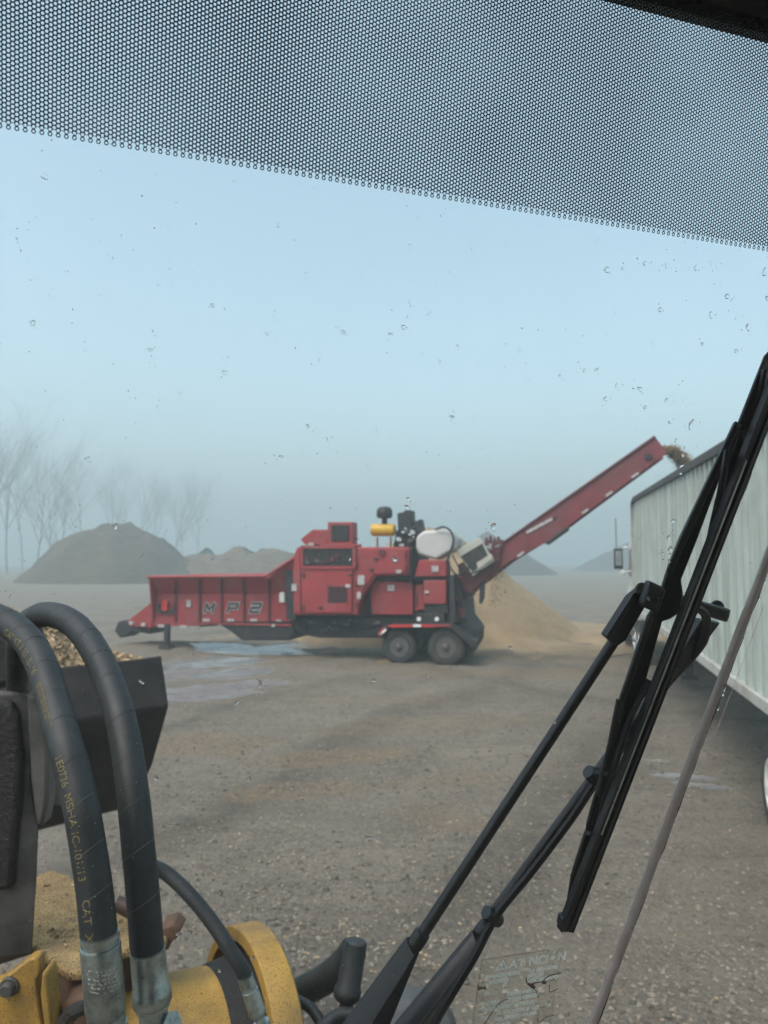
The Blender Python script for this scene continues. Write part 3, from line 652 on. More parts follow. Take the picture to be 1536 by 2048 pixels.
cslab('conveyor_base', [(915, 1130), (950, 1110), (1004, 1090), (1000, 1130), (940, 1188), (922, 1180)], .55, 1.7, M['red_dark'], gr, .02)
cslab('rubber_flap', [(960, 1160), (971, 1152), (969, 1196), (964, 1208), (958, 1206)], .6, .63, M['black'], gr, 0)
cslab('rubber_flap', [(925, 1186), (940, 1186), (944, 1190), (930, 1200)], .6, 1.4, M['black'], gr, 0)
for (x0, y0, x1, y1, rr) in ((905, 1160, 962, 1102, .03), (918, 1150, 1000, 1118, .025), (892, 1120, 925, 1155, .02), (905, 1110, 935, 1150, .018)):
    MB().tube(spline([cv(x0, y0, .4), cv((x0 + x1) / 2, (y0 + y1) / 2 + 8, .35), cv(x1, y1, .4)]), rr, 6).build('hydraulic_line', M['black'], gr)

# falling chips
def chips_at(name, pts_sizes, label, cat=None, kind='stuff', m='chips'):
    mb = MB(); r = random.Random(9)
    for p, s in pts_sizes:
        u = Vector((r.gauss(0, 1), r.gauss(0, 1), r.gauss(0, 1))).normalized(); v = u.orthogonal().normalized(); w_ = u.cross(v)
        mb.box(p, u * s, v * s * .45, w_ * s * .15)
    o = mb.build(name, M[m], None, smooth=0); tag(o, label, cat, None, kind); return o
r4 = random.Random(12); L4 = []
p0, p1, p2 = cv(1330, 899, 1.1), cv(1364, 900, 1.2), cv(1388, 968, 1.25)
for k in range(11000):
    t = r4.random(); q = p0.lerp(p1, t).lerp(p1.lerp(p2, t), t)
    sp = .05 + .06 * t; q = q + Vector((r4.gauss(0, sp), r4.gauss(0, sp * 1.6), r4.gauss(0, sp * .8)))
    L4.append((q, r4.uniform(.008, .022)))
chips_at('falling_chips', L4, 'stream of brown wood chips thrown from the conveyor into the trailer', 'wood chips', m='chip_heap')
L4 = []
for k in range(420):
    t = r4.random(); q = cv(1000, 1128, 1.2).lerp(cv(985, 1215, 1.2), t) + Vector((r4.gauss(0, .10), r4.gauss(0, .25), 0)); L4.append((q, r4.uniform(.008, .02)))
chips_at('falling_chips', L4, 'thin curtain of wood chips leaking below the foot of the conveyor', 'wood chips')

# ------------------------------------------------------------ trailer and truck
TW = Vector((.2096, .9778, 0)); TN = Vector((.9778, -.2096, 0)); T0 = Vector((6.355, 19.7, 0)); TS = .0157
def TR(s, v, z): return T0 - TW * s + TN * v + Vector((0, 0, z - TS * s))
ZB, ZT, TL = 1.31, 4.18, 15.6
tl = thing('semi_trailer', TR(8, 1.3, .1), 'long white ribbed semi trailer parked at the right under the end of the conveyor', 'trailer')
def ribbed(v0, sgn):
    prof = []; s = 0.0; per = .34
    while s < TL - .3:
        for ds, dv in ((0, .05), (.215, .05), (.235, -.03), (.32, -.03)): prof.append((s + ds, v0 + sgn * dv))
        s += per
    prof.append((TL, v0))
    m = MB(); rings = [[TR(a, b, ZB + .13), TR(a, b, ZT - .10)] for a, b in prof]
    m.loft(rings, cap=False, closed=False)
    back = [[TR(a, v0 + sgn * .10, ZB + .13), TR(a, v0 + sgn * .10, ZT - .10)] for a in (0, TL)]
    m.loft(back, cap=False, closed=False)
    return m
ribbed(0, 1).build('side_wall', M['trailer'], tl, smooth=0)
ribbed(2.6, -1).build('side_wall', M['trailer'], tl, smooth=0)
U3 = Vector((0, 0, 1))
def tbox(m, s0, s1, v0, v1, z0, z1):
    a = [TR(s0, v0, z0), TR(s1, v0, z0), TR(s1, v1, z0), TR(s0, v1, z0)]; return m.prism(a, U3 * (z1 - z0))
tbox(MB(), 0, TL, -.06, .06, ZB, ZB + .13).build('bottom_rail', M['trailer_rail'], tl, bevel=.01)
tbox(MB(), 0, TL, 2.54, 2.66, ZB, ZB + .13).build('bottom_rail', M['trailer_rail'], tl, bevel=.01)
tbox(MB(), .55, TL, -.065, .07, ZT - .10, ZT + .02).build('top_rail', M['tarp'], tl, bevel=.01)
tbox(MB(), .55, TL, 2.53, 2.66, ZT - .10, ZT + .02).build('top_rail', M['tarp'], tl, bevel=.01)
MB().prism([TR(-.12, -.07, ZT - .20), TR(0, -.07, ZT - .10), TR(.55, -.07, ZT + .02), TR(.55, -.07, ZT - .10), TR(.0, -.07, ZT - .16)], TN * 2.74).build('front_cap', M['tarp'], tl)
tbox(MB(), -.02, .06, -.06, 2.66, ZB, ZT - .14).build('front_wall', M['trailer'], tl, bevel=.01)
tbox(MB(), 0, .10, -.075, .02, ZB, ZT - .12).build('corner_post', M['trailer_rail'], tl, bevel=.01)
tbox(MB(), TL - .06, TL, -.06, 2.66, ZB, ZT).build('rear_door', M['trailer'], tl, bevel=.01)
tbox(MB(), 0, TL, .05, 2.55, ZB + .02, ZB + .1).build('floor', M['dark'], tl)
fr = MB(); tbox(fr, .5, TL, .75, .87, ZB - .38, ZB); tbox(fr, .5, TL, 1.73, 1.85, ZB - .38, ZB)
for k in range(38): tbox(fr, .4 + k * .4, .46 + k * .4, .05, 2.55, ZB - .1, ZB + .01)
fr.build('underframe', M['dark'], tl, smooth=0)
lg = MB()
for v in (.7, 1.9): tbox(lg, 3.2, 3.36, v - .08, v + .08, .25, ZB); tbox(lg, 3.1, 3.46, v - .16, v + .16, .2, .25)
tbox(lg, 3.24, 3.3, .7, 1.9, .7, .78); lg.build('landing_gear', M['dark'], tl)
for s in (12.1, 13.4):
    for v in (.05, 2.0):
        lathe_wheel(tl, TR(s, v, .52), TN, .52, .55, M['rim_white'])
    MB().tube([TR(s, .3, .52), TR(s, 2.3, .52)], .07, 10).build('axle', M['dark'], tl)
tbox(MB(), 11.6, 14.6, .7, 1.9, .6, ZB - .38).build('suspension', M['dark'], tl)
L4 = []
for k in range(2600): L4.append((TR(r4.uniform(4, 10.5), r4.uniform(.15, 2.45), ZT - .75 + r4.uniform(-.05, .3)), r4.uniform(.03, .07)))
chips_at('trailer_load', L4, 'wood chip load lying inside the open top of the white trailer', 'wood chips')
tk = thing('semi_truck', TR(-4, 1.3, .1), 'white semi truck cab coupled ahead of the trailer, only its side mirror and edge showing', 'truck')
def tprism(name, prof, v0, v1, m, bevel=.04, parent=tk):
    return MB().prism([TR(s, v0, z) for s, z in prof], TN * (v1 - v0)).build(name, m, parent, bevel=bevel)
tprism('cab', [(-1.6, .9), (-1.6, 3.4), (-2.2, 3.55), (-3.2, 3.2), (-3.5, 2.2), (-3.6, .9)], .18, 2.42, M['truck_paint'], .08)
tprism('hood', [(-3.6, .9), (-3.55, 2.0), (-5.2, 1.75), (-5.5, 1.55), (-5.55, .75), (-4.9, .75), (-4.5, 1.05)], .3, 2.3, M['truck_paint'], .1)
tprism('windscreen', [(-3.24, 3.1), (-3.52, 2.22), (-3.56, 2.22), (-3.30, 3.1)], .35, 2.25, M['glass_dark'], 0)
tprism('side_window', [(-2.4, 2.1), (-2.4, 2.9), (-3.05, 2.9), (-3.35, 2.1)], .165, .2, M['glass_dark'], 0)
tprism('frame', [(0.5, .7), (0.5, .95), (-5.4, .95), (-5.4, .7)], .8, 1.8, M['black'], 0)
tprism('fuel_tank', [(-2.0, .5), (-2.0, .95), (-3.2, .95), (-3.2, .5)], .02, .6, M['chrome'], .12)
tprism('step', [(-3.3, .45), (-3.3, .75), (-3.7, .75), (-3.7, .45)], .1, .5, M['chrome'], .02)
tprism('front_fender', [(-3.9, .8), (-4.0, 1.05), (-4.3, 1.25), (-4.8, 1.25), (-5.1, 1.05), (-5.2, .8), (-5.0, .8), (-4.8, 1.12), (-4.3, 1.12), (-4.05, .8)], .08, .5, M['truck_paint'], .02)
for s, v in ((-4.55, .12), (-4.55, 2.15), (-.3, .08), (-.3, 1.95), (-1.2, .08), (-1.2, 1.95)): lathe_wheel(tk, TR(s, v, .5), TN, .5, .3, M['chrome'])
mi = tprism('side_mirror', [(-2.95, 2.32), (-2.95, 2.92), (-3.08, 2.92), (-3.08, 2.32)], -.27, -.02, M['black'], .03)
tprism('mirror_glass', [(-2.93, 2.42), (-2.93, 2.85), (-2.945, 2.85), (-2.945, 2.42)], -.235, -.055, M['chrome'], 0, mi)
ma = MB().tube([TR(-3.0, -.02, 2.95), TR(-3.0, .2, 2.97)], .018, 8); ma.tube([TR(-3.0, -.1, 2.3), TR(-3.0, -.02, 2.24), TR(-3.0, .2, 2.24)], .025, 8); ma.build('mirror_arm', M['chrome'], tk)
tprism('spot_mirror', [(-2.95, 2.14), (-2.95, 2.28), (-3.04, 2.28), (-3.04, 2.14)], -.10, .06, M['truck_paint'], .03)
MB().tube([TR(-3.0, -.2, 2.9), TR(-3.0, -.2, 3.8)], .012, 6).build('antenna', M['black'], tk)
tprism('exhaust_stack', [(-1.5, .9), (-1.5, 4.0), (-1.36, 4.0), (-1.36, .9)], 2.0, 2.14, M['chrome'], .05)

# ------------------------------------------------------------ the wheel loader we sit in
ld = thing('wheel_loader', (0, 0, -.1), 'yellow wheel loader seen from its cab, with windshield, wiper, hydraulic hoses and raised bucket', 'loader')
F2, R2 = Vector((-.743, .669, 0)), Vector((.669, .743, 0))
# windshield pane
pane_px = [(-260, -420), (1974, -60), (1113, 2240), (-260, 2360)]
pa = [Gab(*p) for p in pane_px]
gl = MB().prism([AB(a, b, .0) for a, b in pa], GN * .006).build('windshield', M['glass'], ld, smooth=0)
# corner pane beyond the seam
sa, sb = G(1560, 1050, .003), G(1150, 2140, .003)
side = (E1 * .8 - GN * .6).normalized()
MB().prism([sa + side * .012, sb + side * .012, sb + side * .6, sa + side * .6], side.cross(sb - sa).normalized() * .006).build('corner_window', M['glass'], ld, smooth=0)
se = MB()
pts = [sa.lerp(sb, k / 40) for k in range(41)]
r5 = random.Random(4)
se.tube([p + GN * .0 for p in pts], [.0042 + r5.uniform(-.0003, .0003) for _ in pts], 10)
sm = se.build('seam_seal', M['seal'], ld)
sd2 = MB(); across = (sb - sa).cross(GN).normalized()
sd2.tube([p + across * .005 * (1 if across.dot(E1) > 0 else -1) for p in pts], [.0013 + r5.uniform(-.0005, .0007) for _ in pts], 6); sd2.build('sealant_bead', M['rust'], sm)
# printed band of dots: a black net with open round holes
def frit():
    a = PITCH_DOT; colw = a * math.sqrt(3) / 2; K = 12
    la, lb = Gab(0, 252); lb0 = lb
    cols = np.arange(-20, 290); rows = np.arange(-62, 1)
    C, Rw = np.meshgrid(cols, rows); C = C.ravel(); Rw = Rw.ravel()
    odd = (C % 2 != 0)
    keep = ~(odd & (Rw == 0)); C, Rw, odd = C[keep], Rw[keep], odd[keep]
    ca = la + C * colw; cb = lb0 + Rw * a - np.where(odd, -a / 2 + a, 0) * 1.0
    # fade of the hole size at the lower edge
    rank = -(Rw - np.where(odd, .5, 0)); rad = a * np.where(rank < .3, .28, np.where(rank < .8, .325, np.where(rank < 1.3, .340, .358))) * (1 + .22 * fbm(ca * 9 + 40, cb * 9 + 40, 77, 3))
    ang = np.arange(K) * 2 * math.pi / K
    # hexagon boundary distance in the same directions (hex cell: vertical neighbours)
    apo = a / 2; hexd = apo / np.cos(((ang + math.pi / 2 + math.pi / 6) % (math.pi / 3)) - math.pi / 6)
    n = len(C)
    out = np.stack([ca[:, None] + np.cos(ang) * hexd * 1.0, cb[:, None] + np.sin(ang) * hexd], -1)
    inn = np.stack([ca[:, None] + np.cos(ang) * rad[:, None], cb[:, None] + np.sin(ang) * rad[:, None]], -1)
    V = np.concatenate([out, inn], 1).reshape(-1, 2)
    e1, e2, g0 = np.array(E1), np.array(E2), np.array(G0 + GN * -.0004 - ld.location)
    V3 = g0 + V[:, :1] * e1 + V[:, 1:] * e2
    base = np.arange(n)[:, None] * (2 * K); j = np.arange(K); j2 = (j + 1) % K
    Fc = np.stack([base + j, base + j2, base + K + j2, base + K + j], -1).reshape(-1, 4)
    me = bpy.data.meshes.new('frit_band'); me.vertices.add(len(V3)); me.vertices.foreach_set('co', V3.ravel())
    me.loops.add(Fc.size); me.loops.foreach_set('vertex_index', Fc.ravel()); me.polygons.add(len(Fc)); me.polygons.foreach_set('loop_start', np.arange(0, Fc.size, 4))
    me.update(calc_edges=True); me.validate(); me.materials.append(M['frit'])
    o = bpy.data.objects.new('frit_band', me); S.collection.objects.link(o); o.parent = gl
frit()
# cab trim above the glass and the roof behind it
ha, hb = Gab(1345, 2); ha2, hb2 = Gab(1536, 58)
def hbar(b0, b1, o0, o1): return [AB(-1.4, b0, o0), AB(1.6, b0 + (hb2 - hb) * .0, o0)]
tilt = (hb2 - hb) / (ha2 - ha)
def AT(a, db, off): return AB(a, hb + (a - ha) * tilt + db, off)
MB().prism([AT(-1.3, 0, -.012), AT(-1.3, -.10, -.012), AT(-1.3, -.14, -.10), AT(-1.3, -.03, -.06)], AT(.9, 0, 0) - AT(-1.3, 0, 0)).build('cab_header', M['header'], ld, bevel=.012)
zr = 2.6 + .50
fw2 = Vector((-.309, .951, 0)); rt2 = Vector((.951, .309, 0)); bk = EYE - fw2 * .9
MB().box(Vector((0, 0, zr + .06)) - fw2 * .35, rt2 * .85, fw2 * .95, U3 * .05).build('cab_roof', M['header'], ld, bevel=.03)
MB().box(bk + U3 * -.3, rt2 * .85, fw2 * .03, U3 * .85).build('cab_rear_wall', M['header'], ld, bevel=.02)
# sticker
def sticker():
    o_ = G(962, 1918); a0, b0 = Gab(962, 1917); a1, b1 = Gab(1128, 1892)
    u2 = Vector((a1 - a0, b1 - b0)).normalized(); K = math.hypot(a1 - a0, b1 - b0) / .134; wid = .135; hgt = .20
    v2 = Vector((-u2.y, u2.x)) + u2 * -.02
    def P(x, y, off=-.0016): return AB(a0 + (u2.x * x + v2.x * y) * K, b0 + (u2.y * x + v2.y * y) * K, off)
    f = MB().prism([P(0, 0, -.0008), P(.108, 0, -.0008), P(.11, .003, -.0008), P(.132, .001, -.0008), P(.134, hgt, -.0008), P(0, hgt, -.0008)], GN * .0003).build('warning_sticker', M['film'], gl, smooth=0)
    tx = MB()
    def line(t, x, y, size, off=.0007, sh=0.0):
        v, fc = text_mesh(t, size, 0, sh, off); tx.add([P(x + p[0], y - p[1]) for p in v], fc)
    T = [('A', .046, .021, .0185), ('T', .0595, .021, .018), ('NCIÓN', .077, .021, .0185),
         ('PARA PROLON', .012, .033, .0078), ('LA VIDA ÚTIL', .080, .0335, .0078), ('BATERÍA', .018, .042, .0078), ('NTE SU', .079, .042, .0078), ('CE', .085, .0505, .0078), ('AMIEN', .098, .0505, .0078), ('O', .124, .0505, .0078), ('N', .040, .0505, .0078),
         ('PR', .012, .059, .0078), ('DESCONECT', .049, .067, .0082), ('INTERR', .012, .077, .0082), ('UPTOR GENER', .047, .076, .0082), ('DESCONEXIÓN DE LA', .012, .086, .0082), ('LA ETIQUETA SÓLO', .036, .0965, .0078), ('EN', .116, .0965, .0078), ('NO', .012, .099, .0078),
         ('SER PUESTO LA MÁ', .036, .106, .0078), ('UBICACIÓN N', .012, .116, .0078), ('OBSERVAÇÃO', .036, .134, .0145), ('A  DA', .103, .146, .0078), ('PORTE', .103, .1545, .0078)]
    for t, x, y, s_ in T: line(t, x, y, s_)
    tri = [P(.024, .0215), P(.045, .0215), P(.0345, .0045)]; ti = [P(.0275, .0198), P(.0415, .0198), P(.0345, .0085)]
    tx.add(tri + ti, [(0, 1, 4, 3), (1, 2, 5, 4), (2, 0, 3, 5)]); line('!', .0328, .0192, .0105)
    tx.build('sticker_text', M['clear_ink'], f, smooth=0)
    cr = MB(); rc = random.Random(2)
    def crack(pts, wd):
        q = [P(*p, -.002) for p in pts]; cr.tube(spline(q, 4), [.6 * wd * rc.uniform(.5, 1.2) for _ in range((len(q) - 1) * 4 + 1)], 5)
    for pts, wd in (([(.0, .045), (.012, .046)], .003), ([(.076, .040), (.079, .050), (.085, .054), (.093, .051), (.104, .052), (.113, .044), (.134, .042)], .0011), ([(.082, .052), (.090, .057), (.092, .060)], .003), ([(.105, .053), (.110, .054)], .0025), ([(.092, .060), (.098, .070), (.102, .078)], .0007),
                    ([(.012, .115), (.020, .104), (.030, .088), (.036, .078), (.046, .072), (.052, .072)], .0008), ([(.0, .111), (.014, .113), (.020, .122), (.026, .126)], .0012), ([(.118, .058), (.120, .071), (.134, .068)], .0009), ([(.108, .096), (.118, .094), (.122, .085)], .0006),
                    ([(.106, .112), (.110, .122), (.120, .114), (.134, .113)], .0008), ([(.106, .096), (.106, .110)], .0006), ([(0, 0), (.05, .0), (.108, .0)], .00035), ([(0, 0), (0, .1), (0, .2)], .0004)):
        crack(pts, wd)
    cr.build('sticker_tear', M['tear'], f)
sticker()

# wiper: everything lies a little outside the glass
wp = MB()
def gpoly(pts, o0, o1): return [G(x, y, o0) for x, y in pts], GN * (o1 - o0)
def rod(mb, a, b, wpx, off, n=10):
    pa_, pb = G(*a, off), G(*b, off); k = 10
    d = (pa_ - EYE).length / F * wpx / 2; e = (pb - EYE).length / F * wpx / 2
    mb.tube([pa_.lerp(pb, i / k) for i in range(k + 1)], [d + (e - d) * i / k for i in range(k + 1)], n)
def plate(mb, pts, o0, o1): p, d = gpoly(pts, o0, o1); mb.prism(p, d)
# linkage arms
a1 = MB(); rod(a1, (838, 1878), (1228, 1282), 22, .045); 
wiper = a1.build('wiper', M['wiper'], ld)
def wpart(name, mb, m='wiper', bev=.0015): return mb.build(name, M[m], wiper, bevel=bev)
def wedge(top, bl, br, split, ot, ob):      # a folded arm end with a ridge
    m = MB(); tl_, tr_ = top
    a, b = G(*tl_, ot), G(*tr_, ot); c_, d_ = G(*bl, ob + .012), G(*br, ob + .012); s0, s1 = G(*split[0], ot - .008), G(*split[1], ob - .012)
    k = GN * .006
    m.add([a, s0, b, c_, s1, d_, a + k, b + k, c_ + k, d_ + k], [(0, 1, 4, 3), (1, 2, 5, 4), (6, 8, 9, 7), (0, 3, 8, 6), (2, 7, 9, 5), (0, 6, 7, 2, 1), (3, 4, 5, 9, 8)]); return m
m = MB(); rod(m, (828, 1892), (846, 1864), 30, .045); wpart('arm_socket', m)
wpart('arm_end', wedge(((815, 1882), (851, 1876)), (640, 2120), (752, 2120), ((832, 1912), (702, 2120)), .045, .04))
m = MB(); rod(m, (960, 1862), (1350, 1334), 20, .05); wpart('second_arm', m)
wpart('arm_end', wedge(((946, 1868), (984, 1852)), (738, 2120), (842, 2120), ((958, 1900), (792, 2120)), .05, .045))
m = MB(); rod(m, (958, 1868), (974, 1846), 26, .05); wpart('arm_socket', m)
# sleeve of the first arm
m = MB(); plate(m, [(1212, 1274), (1262, 1196), (1284, 1178), (1304, 1192), (1252, 1282), (1234, 1294)], .036, .046); wpart('arm_sleeve', m)
m = MB(); plate(m, [(1212, 1274), (1268, 1186), (1280, 1182), (1222, 1279)], .034, .036); wpart('sleeve_flange', m)
m = MB(); m.tube([G(1284, 1178, .03), G(1284, 1178, .046)], .0062, 20); wpart('pivot', m)
m = MB(); plate(m, [(1303, 1163), (1335, 1178), (1318, 1229), (1286, 1214)], .021, .032); wpart('pivot_block', m, bev=.003)
m = MB(); plate(m, [(1312, 1196), (1322, 1192), (1324, 1202), (1316, 1206)], .0185, .022); wpart('block_notch_shade', m, 'wiper_rubber', 0)  # thin dark plate on the block, painted shade in place of a notch
# crossbar and second sleeve
m = MB(); plate(m, [(1330, 1178), (1400, 1202), (1464, 1220), (1456, 1246), (1436, 1240), (1398, 1228), (1322, 1214)], .034, .042); wpart('crossbar', m, bev=.002)
m = MB(); m.tube([G(1434, 1214, .043), G(1434, 1214, .058)], .0068, 20); wpart('pivot', m)
m = MB(); m.tube([G(1451, 1231, .032), G(1451, 1231, .036)], .0036, 16); wpart('bolt', m, 'wiper')
m = MB(); plate(m, [(1404, 1240), (1442, 1246), (1362, 1352), (1340, 1362), (1336, 1350)], .046, .056); wpart('arm_sleeve', m)
# washer hose
hp = [G(1390, 1214, .03), G(1408, 1226, .032), G(1414, 1250, .036), G(1406, 1284, .042), G(1376, 1322, .05), G(1330, 1372, .055), G(1262, 1470, .055), G(1196, 1556, .044), G(1140, 1640, .044), G(1060, 1746, .044), G(994, 1828, .042), G(950, 1910, .034), G(890, 2010, .028), G(830, 2110, .028)]
m = MB(); m.tube(spline(hp, 8), .0042, 8); wpart('washer_hose', m, 'wiper_rubber', 0)
for x, y in ((1189, 1552), (985, 1833)):
    m = MB(); c_ = G(x, y, .046); d_ = (G(x + 13, y + 9, .046) - c_); t_ = (G(x - 6, y + 8, .046) - c_).normalized() * .006
    m.tube([c_ - d_ - t_ * 0, c_ - d_ * .3, c_ + d_ * .3, c_ + d_], [.0065, .0085, .0085, .0065], 14); wpart('hose_clip', m, bev=0)
# blade bridge
br_ = MB()
plate(br_, [(1473, 842), (1486, 850), (1440, 962), (1396, 1080), (1364, 1160), (1368, 1186), (1362, 1226), (1340, 1240), (1326, 1244), (1290, 1374), (1248, 1494), (1204, 1620), (1180, 1690), (1170, 1686), (1176, 1648), (1218, 1498), (1242, 1397), (1297, 1234), (1318, 1200), (1340, 1130), (1362, 1076)], .022, .0265)
wpart('blade_bridge', br_, bev=.002)
m = MB(); plate(m, [(1473, 842), (1362, 1076), (1338, 1134), (1346, 1142), (1372, 1086), (1482, 848)], .0195, .022); plate(m, [(1297, 1234), (1242, 1397), (1218, 1498), (1176, 1648), (1184, 1652), (1226, 1502), (1252, 1400), (1308, 1238)], .0195, .022); wpart('bridge_flange', m, bev=.001)
for nm, pts in (('upper_yoke', [(1480, 844), (1532, 712), (1552, 690), (1560, 700), (1546, 736), (1508, 830), (1490, 880)]),
                ('upper_yoke', [(1484, 850), (1497, 872), (1500, 880), (1428, 1048), (1418, 1070), (1434, 1000)]),
                ('lower_yoke', [(1236, 1398), (1244, 1404), (1250, 1420), (1234, 1500), (1206, 1600), (1196, 1590), (1218, 1490)]),
                ('lower_yoke', [(1172, 1664), (1184, 1668), (1166, 1752), (1140, 1836), (1132, 1830), (1144, 1752)])):
    m = MB(); plate(m, pts, .016, .0195); wpart(nm, m, bev=.001)
# curved inner claws
for pts in ([(1488, 860), (1500, 905), (1492, 960), (1446, 1060)], [(1455, 900), (1440, 990), (1424, 1060), (1412, 1110)], [(1300, 1360), (1262, 1430), (1236, 1500), (1220, 1560)], [(1246, 1480), (1214, 1580), (1200, 1640), (1190, 1700)], [(1530, 740), (1520, 790), (1512, 830), (1500, 870)]):
    m = MB(); m.tube(spline([G(x, y, .014) for x, y in pts], 6), .0032, 6); wpart('blade_claw', m, bev=0)
for x, y in ((1478, 851), (1176, 1666), (1212, 1548), (1534, 722)):
    m = MB(); m.tube([G(x, y, .0105), G(x, y, .024)], .0022, 12); wpart('rivet', m, 'steel', 0)
# blade: backing rail and rubber
ba, bb = (1134, 1864), (1562, 757)
bl = MB()
def strip(mb, dx0, dx1, o0, o1, a=ba, b=bb):
    q = [(a[0] + dx0, a[1]), (a[0] + dx1, a[1] + 3), (b[0] + dx1, b[1] + 3), (b[0] + dx0, b[1])]; plate(mb, q, o0, o1)
strip(bl, -2, 14, .006, .012); wpart('wiper_blade', bl, 'wiper_rubber', .0008)
for d0, d1, o0, o1 in ((-13, -8, .003, .011), (-6, -3, .004, .011), (4, 8, .003, .007)):
    m = MB(); strip(m, d0, d1, o0, o1); wpart('blade_spring', m, 'wiper', .0006)
m = MB(); strip(m, -7.5, -5.6, .003, .009, (1210, 1668), (1500, 920)); wpart('blade_highlight', m, 'ferrule', 0)  # bright metal strip added as the highlight along the blade
m = MB(); plate(m, [(1126, 1838), (1140, 1834), (1134, 1862), (1122, 1858)], .004, .014); wpart('blade_cap', m)

# thick hydraulic hoses
def hose(name, pts, dep, wpx, n=9):
    P = spline([at(x, y, d) for (x, y), d in zip(pts, dep)], n)
    return P, wpx
def frame_along(P):
    s = [0.0]
    for i in range(1, len(P)): s.append(s[-1] + (P[i] - P[i - 1]).length)
    return s
def wrap_text(txt, size, P, s, s0, ang, rad, off=.0004):
    v, f = text_mesh(txt, size, 0, 0, .0)
    out = []
    for x, y, z in v:
        q = min(max(s0 + x, 0), s[-1] - 1e-6); i = 0
        lo, hi = 0, len(s) - 1
        while hi - lo > 1:
            mid = (lo + hi) // 2
            if s[mid] <= q: lo = mid
            else: hi = mid
        t = (q - s[lo]) / (s[lo + 1] - s[lo]); p = P[lo].lerp(P[lo + 1], t); tg = (P[lo + 1] - P[lo]).normalized()
        n = (EYE - p); n = (n - tg * n.dot(tg)).normalized(); b = tg.cross(n)
        if b.x < 0: b = -b
        a = ang + (y - size * .35) / rad
        out.append(p + (n * math.cos(a) + b * math.sin(a)) * (rad + off))
    return out, f
H1 = [(-60, 1232), (-20, 1232), (20, 1249), (58, 1284), (84, 1332), (103, 1390), (119, 1447), (134, 1500), (150, 1560), (165, 1628), (177, 1700), (189, 1780), (197, 1858), (203, 1905)]
d1 = [1.30, 1.27, 1.24, 1.2, 1.16, 1.12, 1.08, 1.05, 1.03, 1.01, 1.0, .99, .98, .98]
H2 = [(40, 1520), (36, 1400), (36, 1310), (46, 1258), (70, 1235), (102, 1229), (140, 1243), (170, 1272), (193, 1308), (213, 1350), (235, 1414), (252, 1490), (267, 1597), (277, 1698), (285, 1780), (293, 1880), (297, 1925)]
d2 = [1.9, 1.72, 1.52, 1.42, 1.4, 1.37, 1.33, 1.29, 1.25, 1.21, 1.16, 1.12, 1.08, 1.06, 1.05, 1.04, 1.04]
R1, R2h = 71 / 2 / F * .99, 65 / 2 / F * 1.06
P1 = spline([at(x, y, d) for (x, y), d in zip(H1, d1)], 9); P2 = spline([at(x, y, d) for (x, y), d in zip(H2, d2)], 9)
ho1 = MB().tube(P1, R1, 24).build('hydraulic_hose', M['hose'], ld); ho2 = MB().tube(P2, R2h, 24).build('hydraulic_hose', M['hose'], ld)
s1 = frame_along(P1)
def s_at(px_y):
    best = min(range(len(P1)), key=lambda i: abs((P1[i] - EYE).dot(CU) / (P1[i] - EYE).dot(CF) - (1024 - px_y) / F) + (10 if i < 20 else 0)); return s1[best]
tx = MB()
for t, y0, sz, an in (('CAT XT-3 ES  Δ -16', 1262, .0150, -.62), ('1E0736  MSHA IC-101/13', 1512, .0150, -.58), ('CAT  XT', 1792, .0150, -.52)):
    v, f = wrap_text(t, sz, P1, s1, s_at(y0), an, R1); tx.add(v, f)
for k, (t, y0) in enumerate((('GEM ME 0038ESU2 26.0 MPA WP', 1374), ('745.0 PSIG 1000 PSI AT WP', 1376))):
    v, f = wrap_text(t, .0062, P1, s1, s_at(y0), -.45 - .22 * k, R1); tx.add(v, f)
tx.build('hose_print', M['gold_ink'], ho1, smooth=0)
def wraplines(P, rad, parent, every=.055):     # the faint spiral seams of the hose wrap
    m = MB(); s = frame_along(P); q = .05
    while q < s[-1] - .02:
        i = max(k for k in range(len(s)) if s[k] <= q); p = P[i]; tg = (P[i + 1] - P[i]).normalized(); u = tg.orthogonal().normalized(); b = tg.cross(u)
        ring = [p + (u * math.cos(a) + b * math.sin(a)) * (rad + .0001) + tg * .010 * math.sin(a + 1) for a in [2 * math.pi * k / 24 for k in range(25)]]
        m.tube(ring, .00045, 4); q += every
    m.build('hose_seam', M['steel'], parent)
wraplines(P1, R1, ho1); wraplines(P2, R2h, ho2, .062)
def ferrule(parent, c0, c1, dd, prof):        # prof: (t along, radius in px)
    a, b = at(*c0, dd), at(*c1, dd); L = (b - a).length
    return MB().lathe(a, b - a, [(t * L, r / F * dd) for t, r in prof], 36).build('ferrule', M['ferrule'], parent, bevel=0)
f1 = ferrule(ho1, (199, 1868), (216, 2075), .975, [(0, 30), (0, 37.5), (.05, 38), (.055, 34), (.10, 34), (.105, 38.5), (.115, 39), (.70, 39), (.76, 37), (.78, 34), (.78, 36.5), (.86, 37), (.87, 30), (.88, 39), (1, 39), (1, 10)])
f2 = ferrule(ho2, (295, 1900), (311, 2075), 1.035, [(0, 31), (.0, 34), (.05, 34.5), (.42, 35), (.45, 38), (.50, 39), (.58, 39), (.61, 36), (.62, 33), (.66, 33), (.66, 28), (.86, 28), (.86, 30), (1, 30), (1, 10)])
MB().lathe(at(338, 2045, 1.03), at(338, 2045, 1.03) - at(300, 2045, 1.06), [(-.02, .012), (.0, .014), (.01, .014), (.01, .001)], 6).build('side_nut', M['ferrule'], f2)
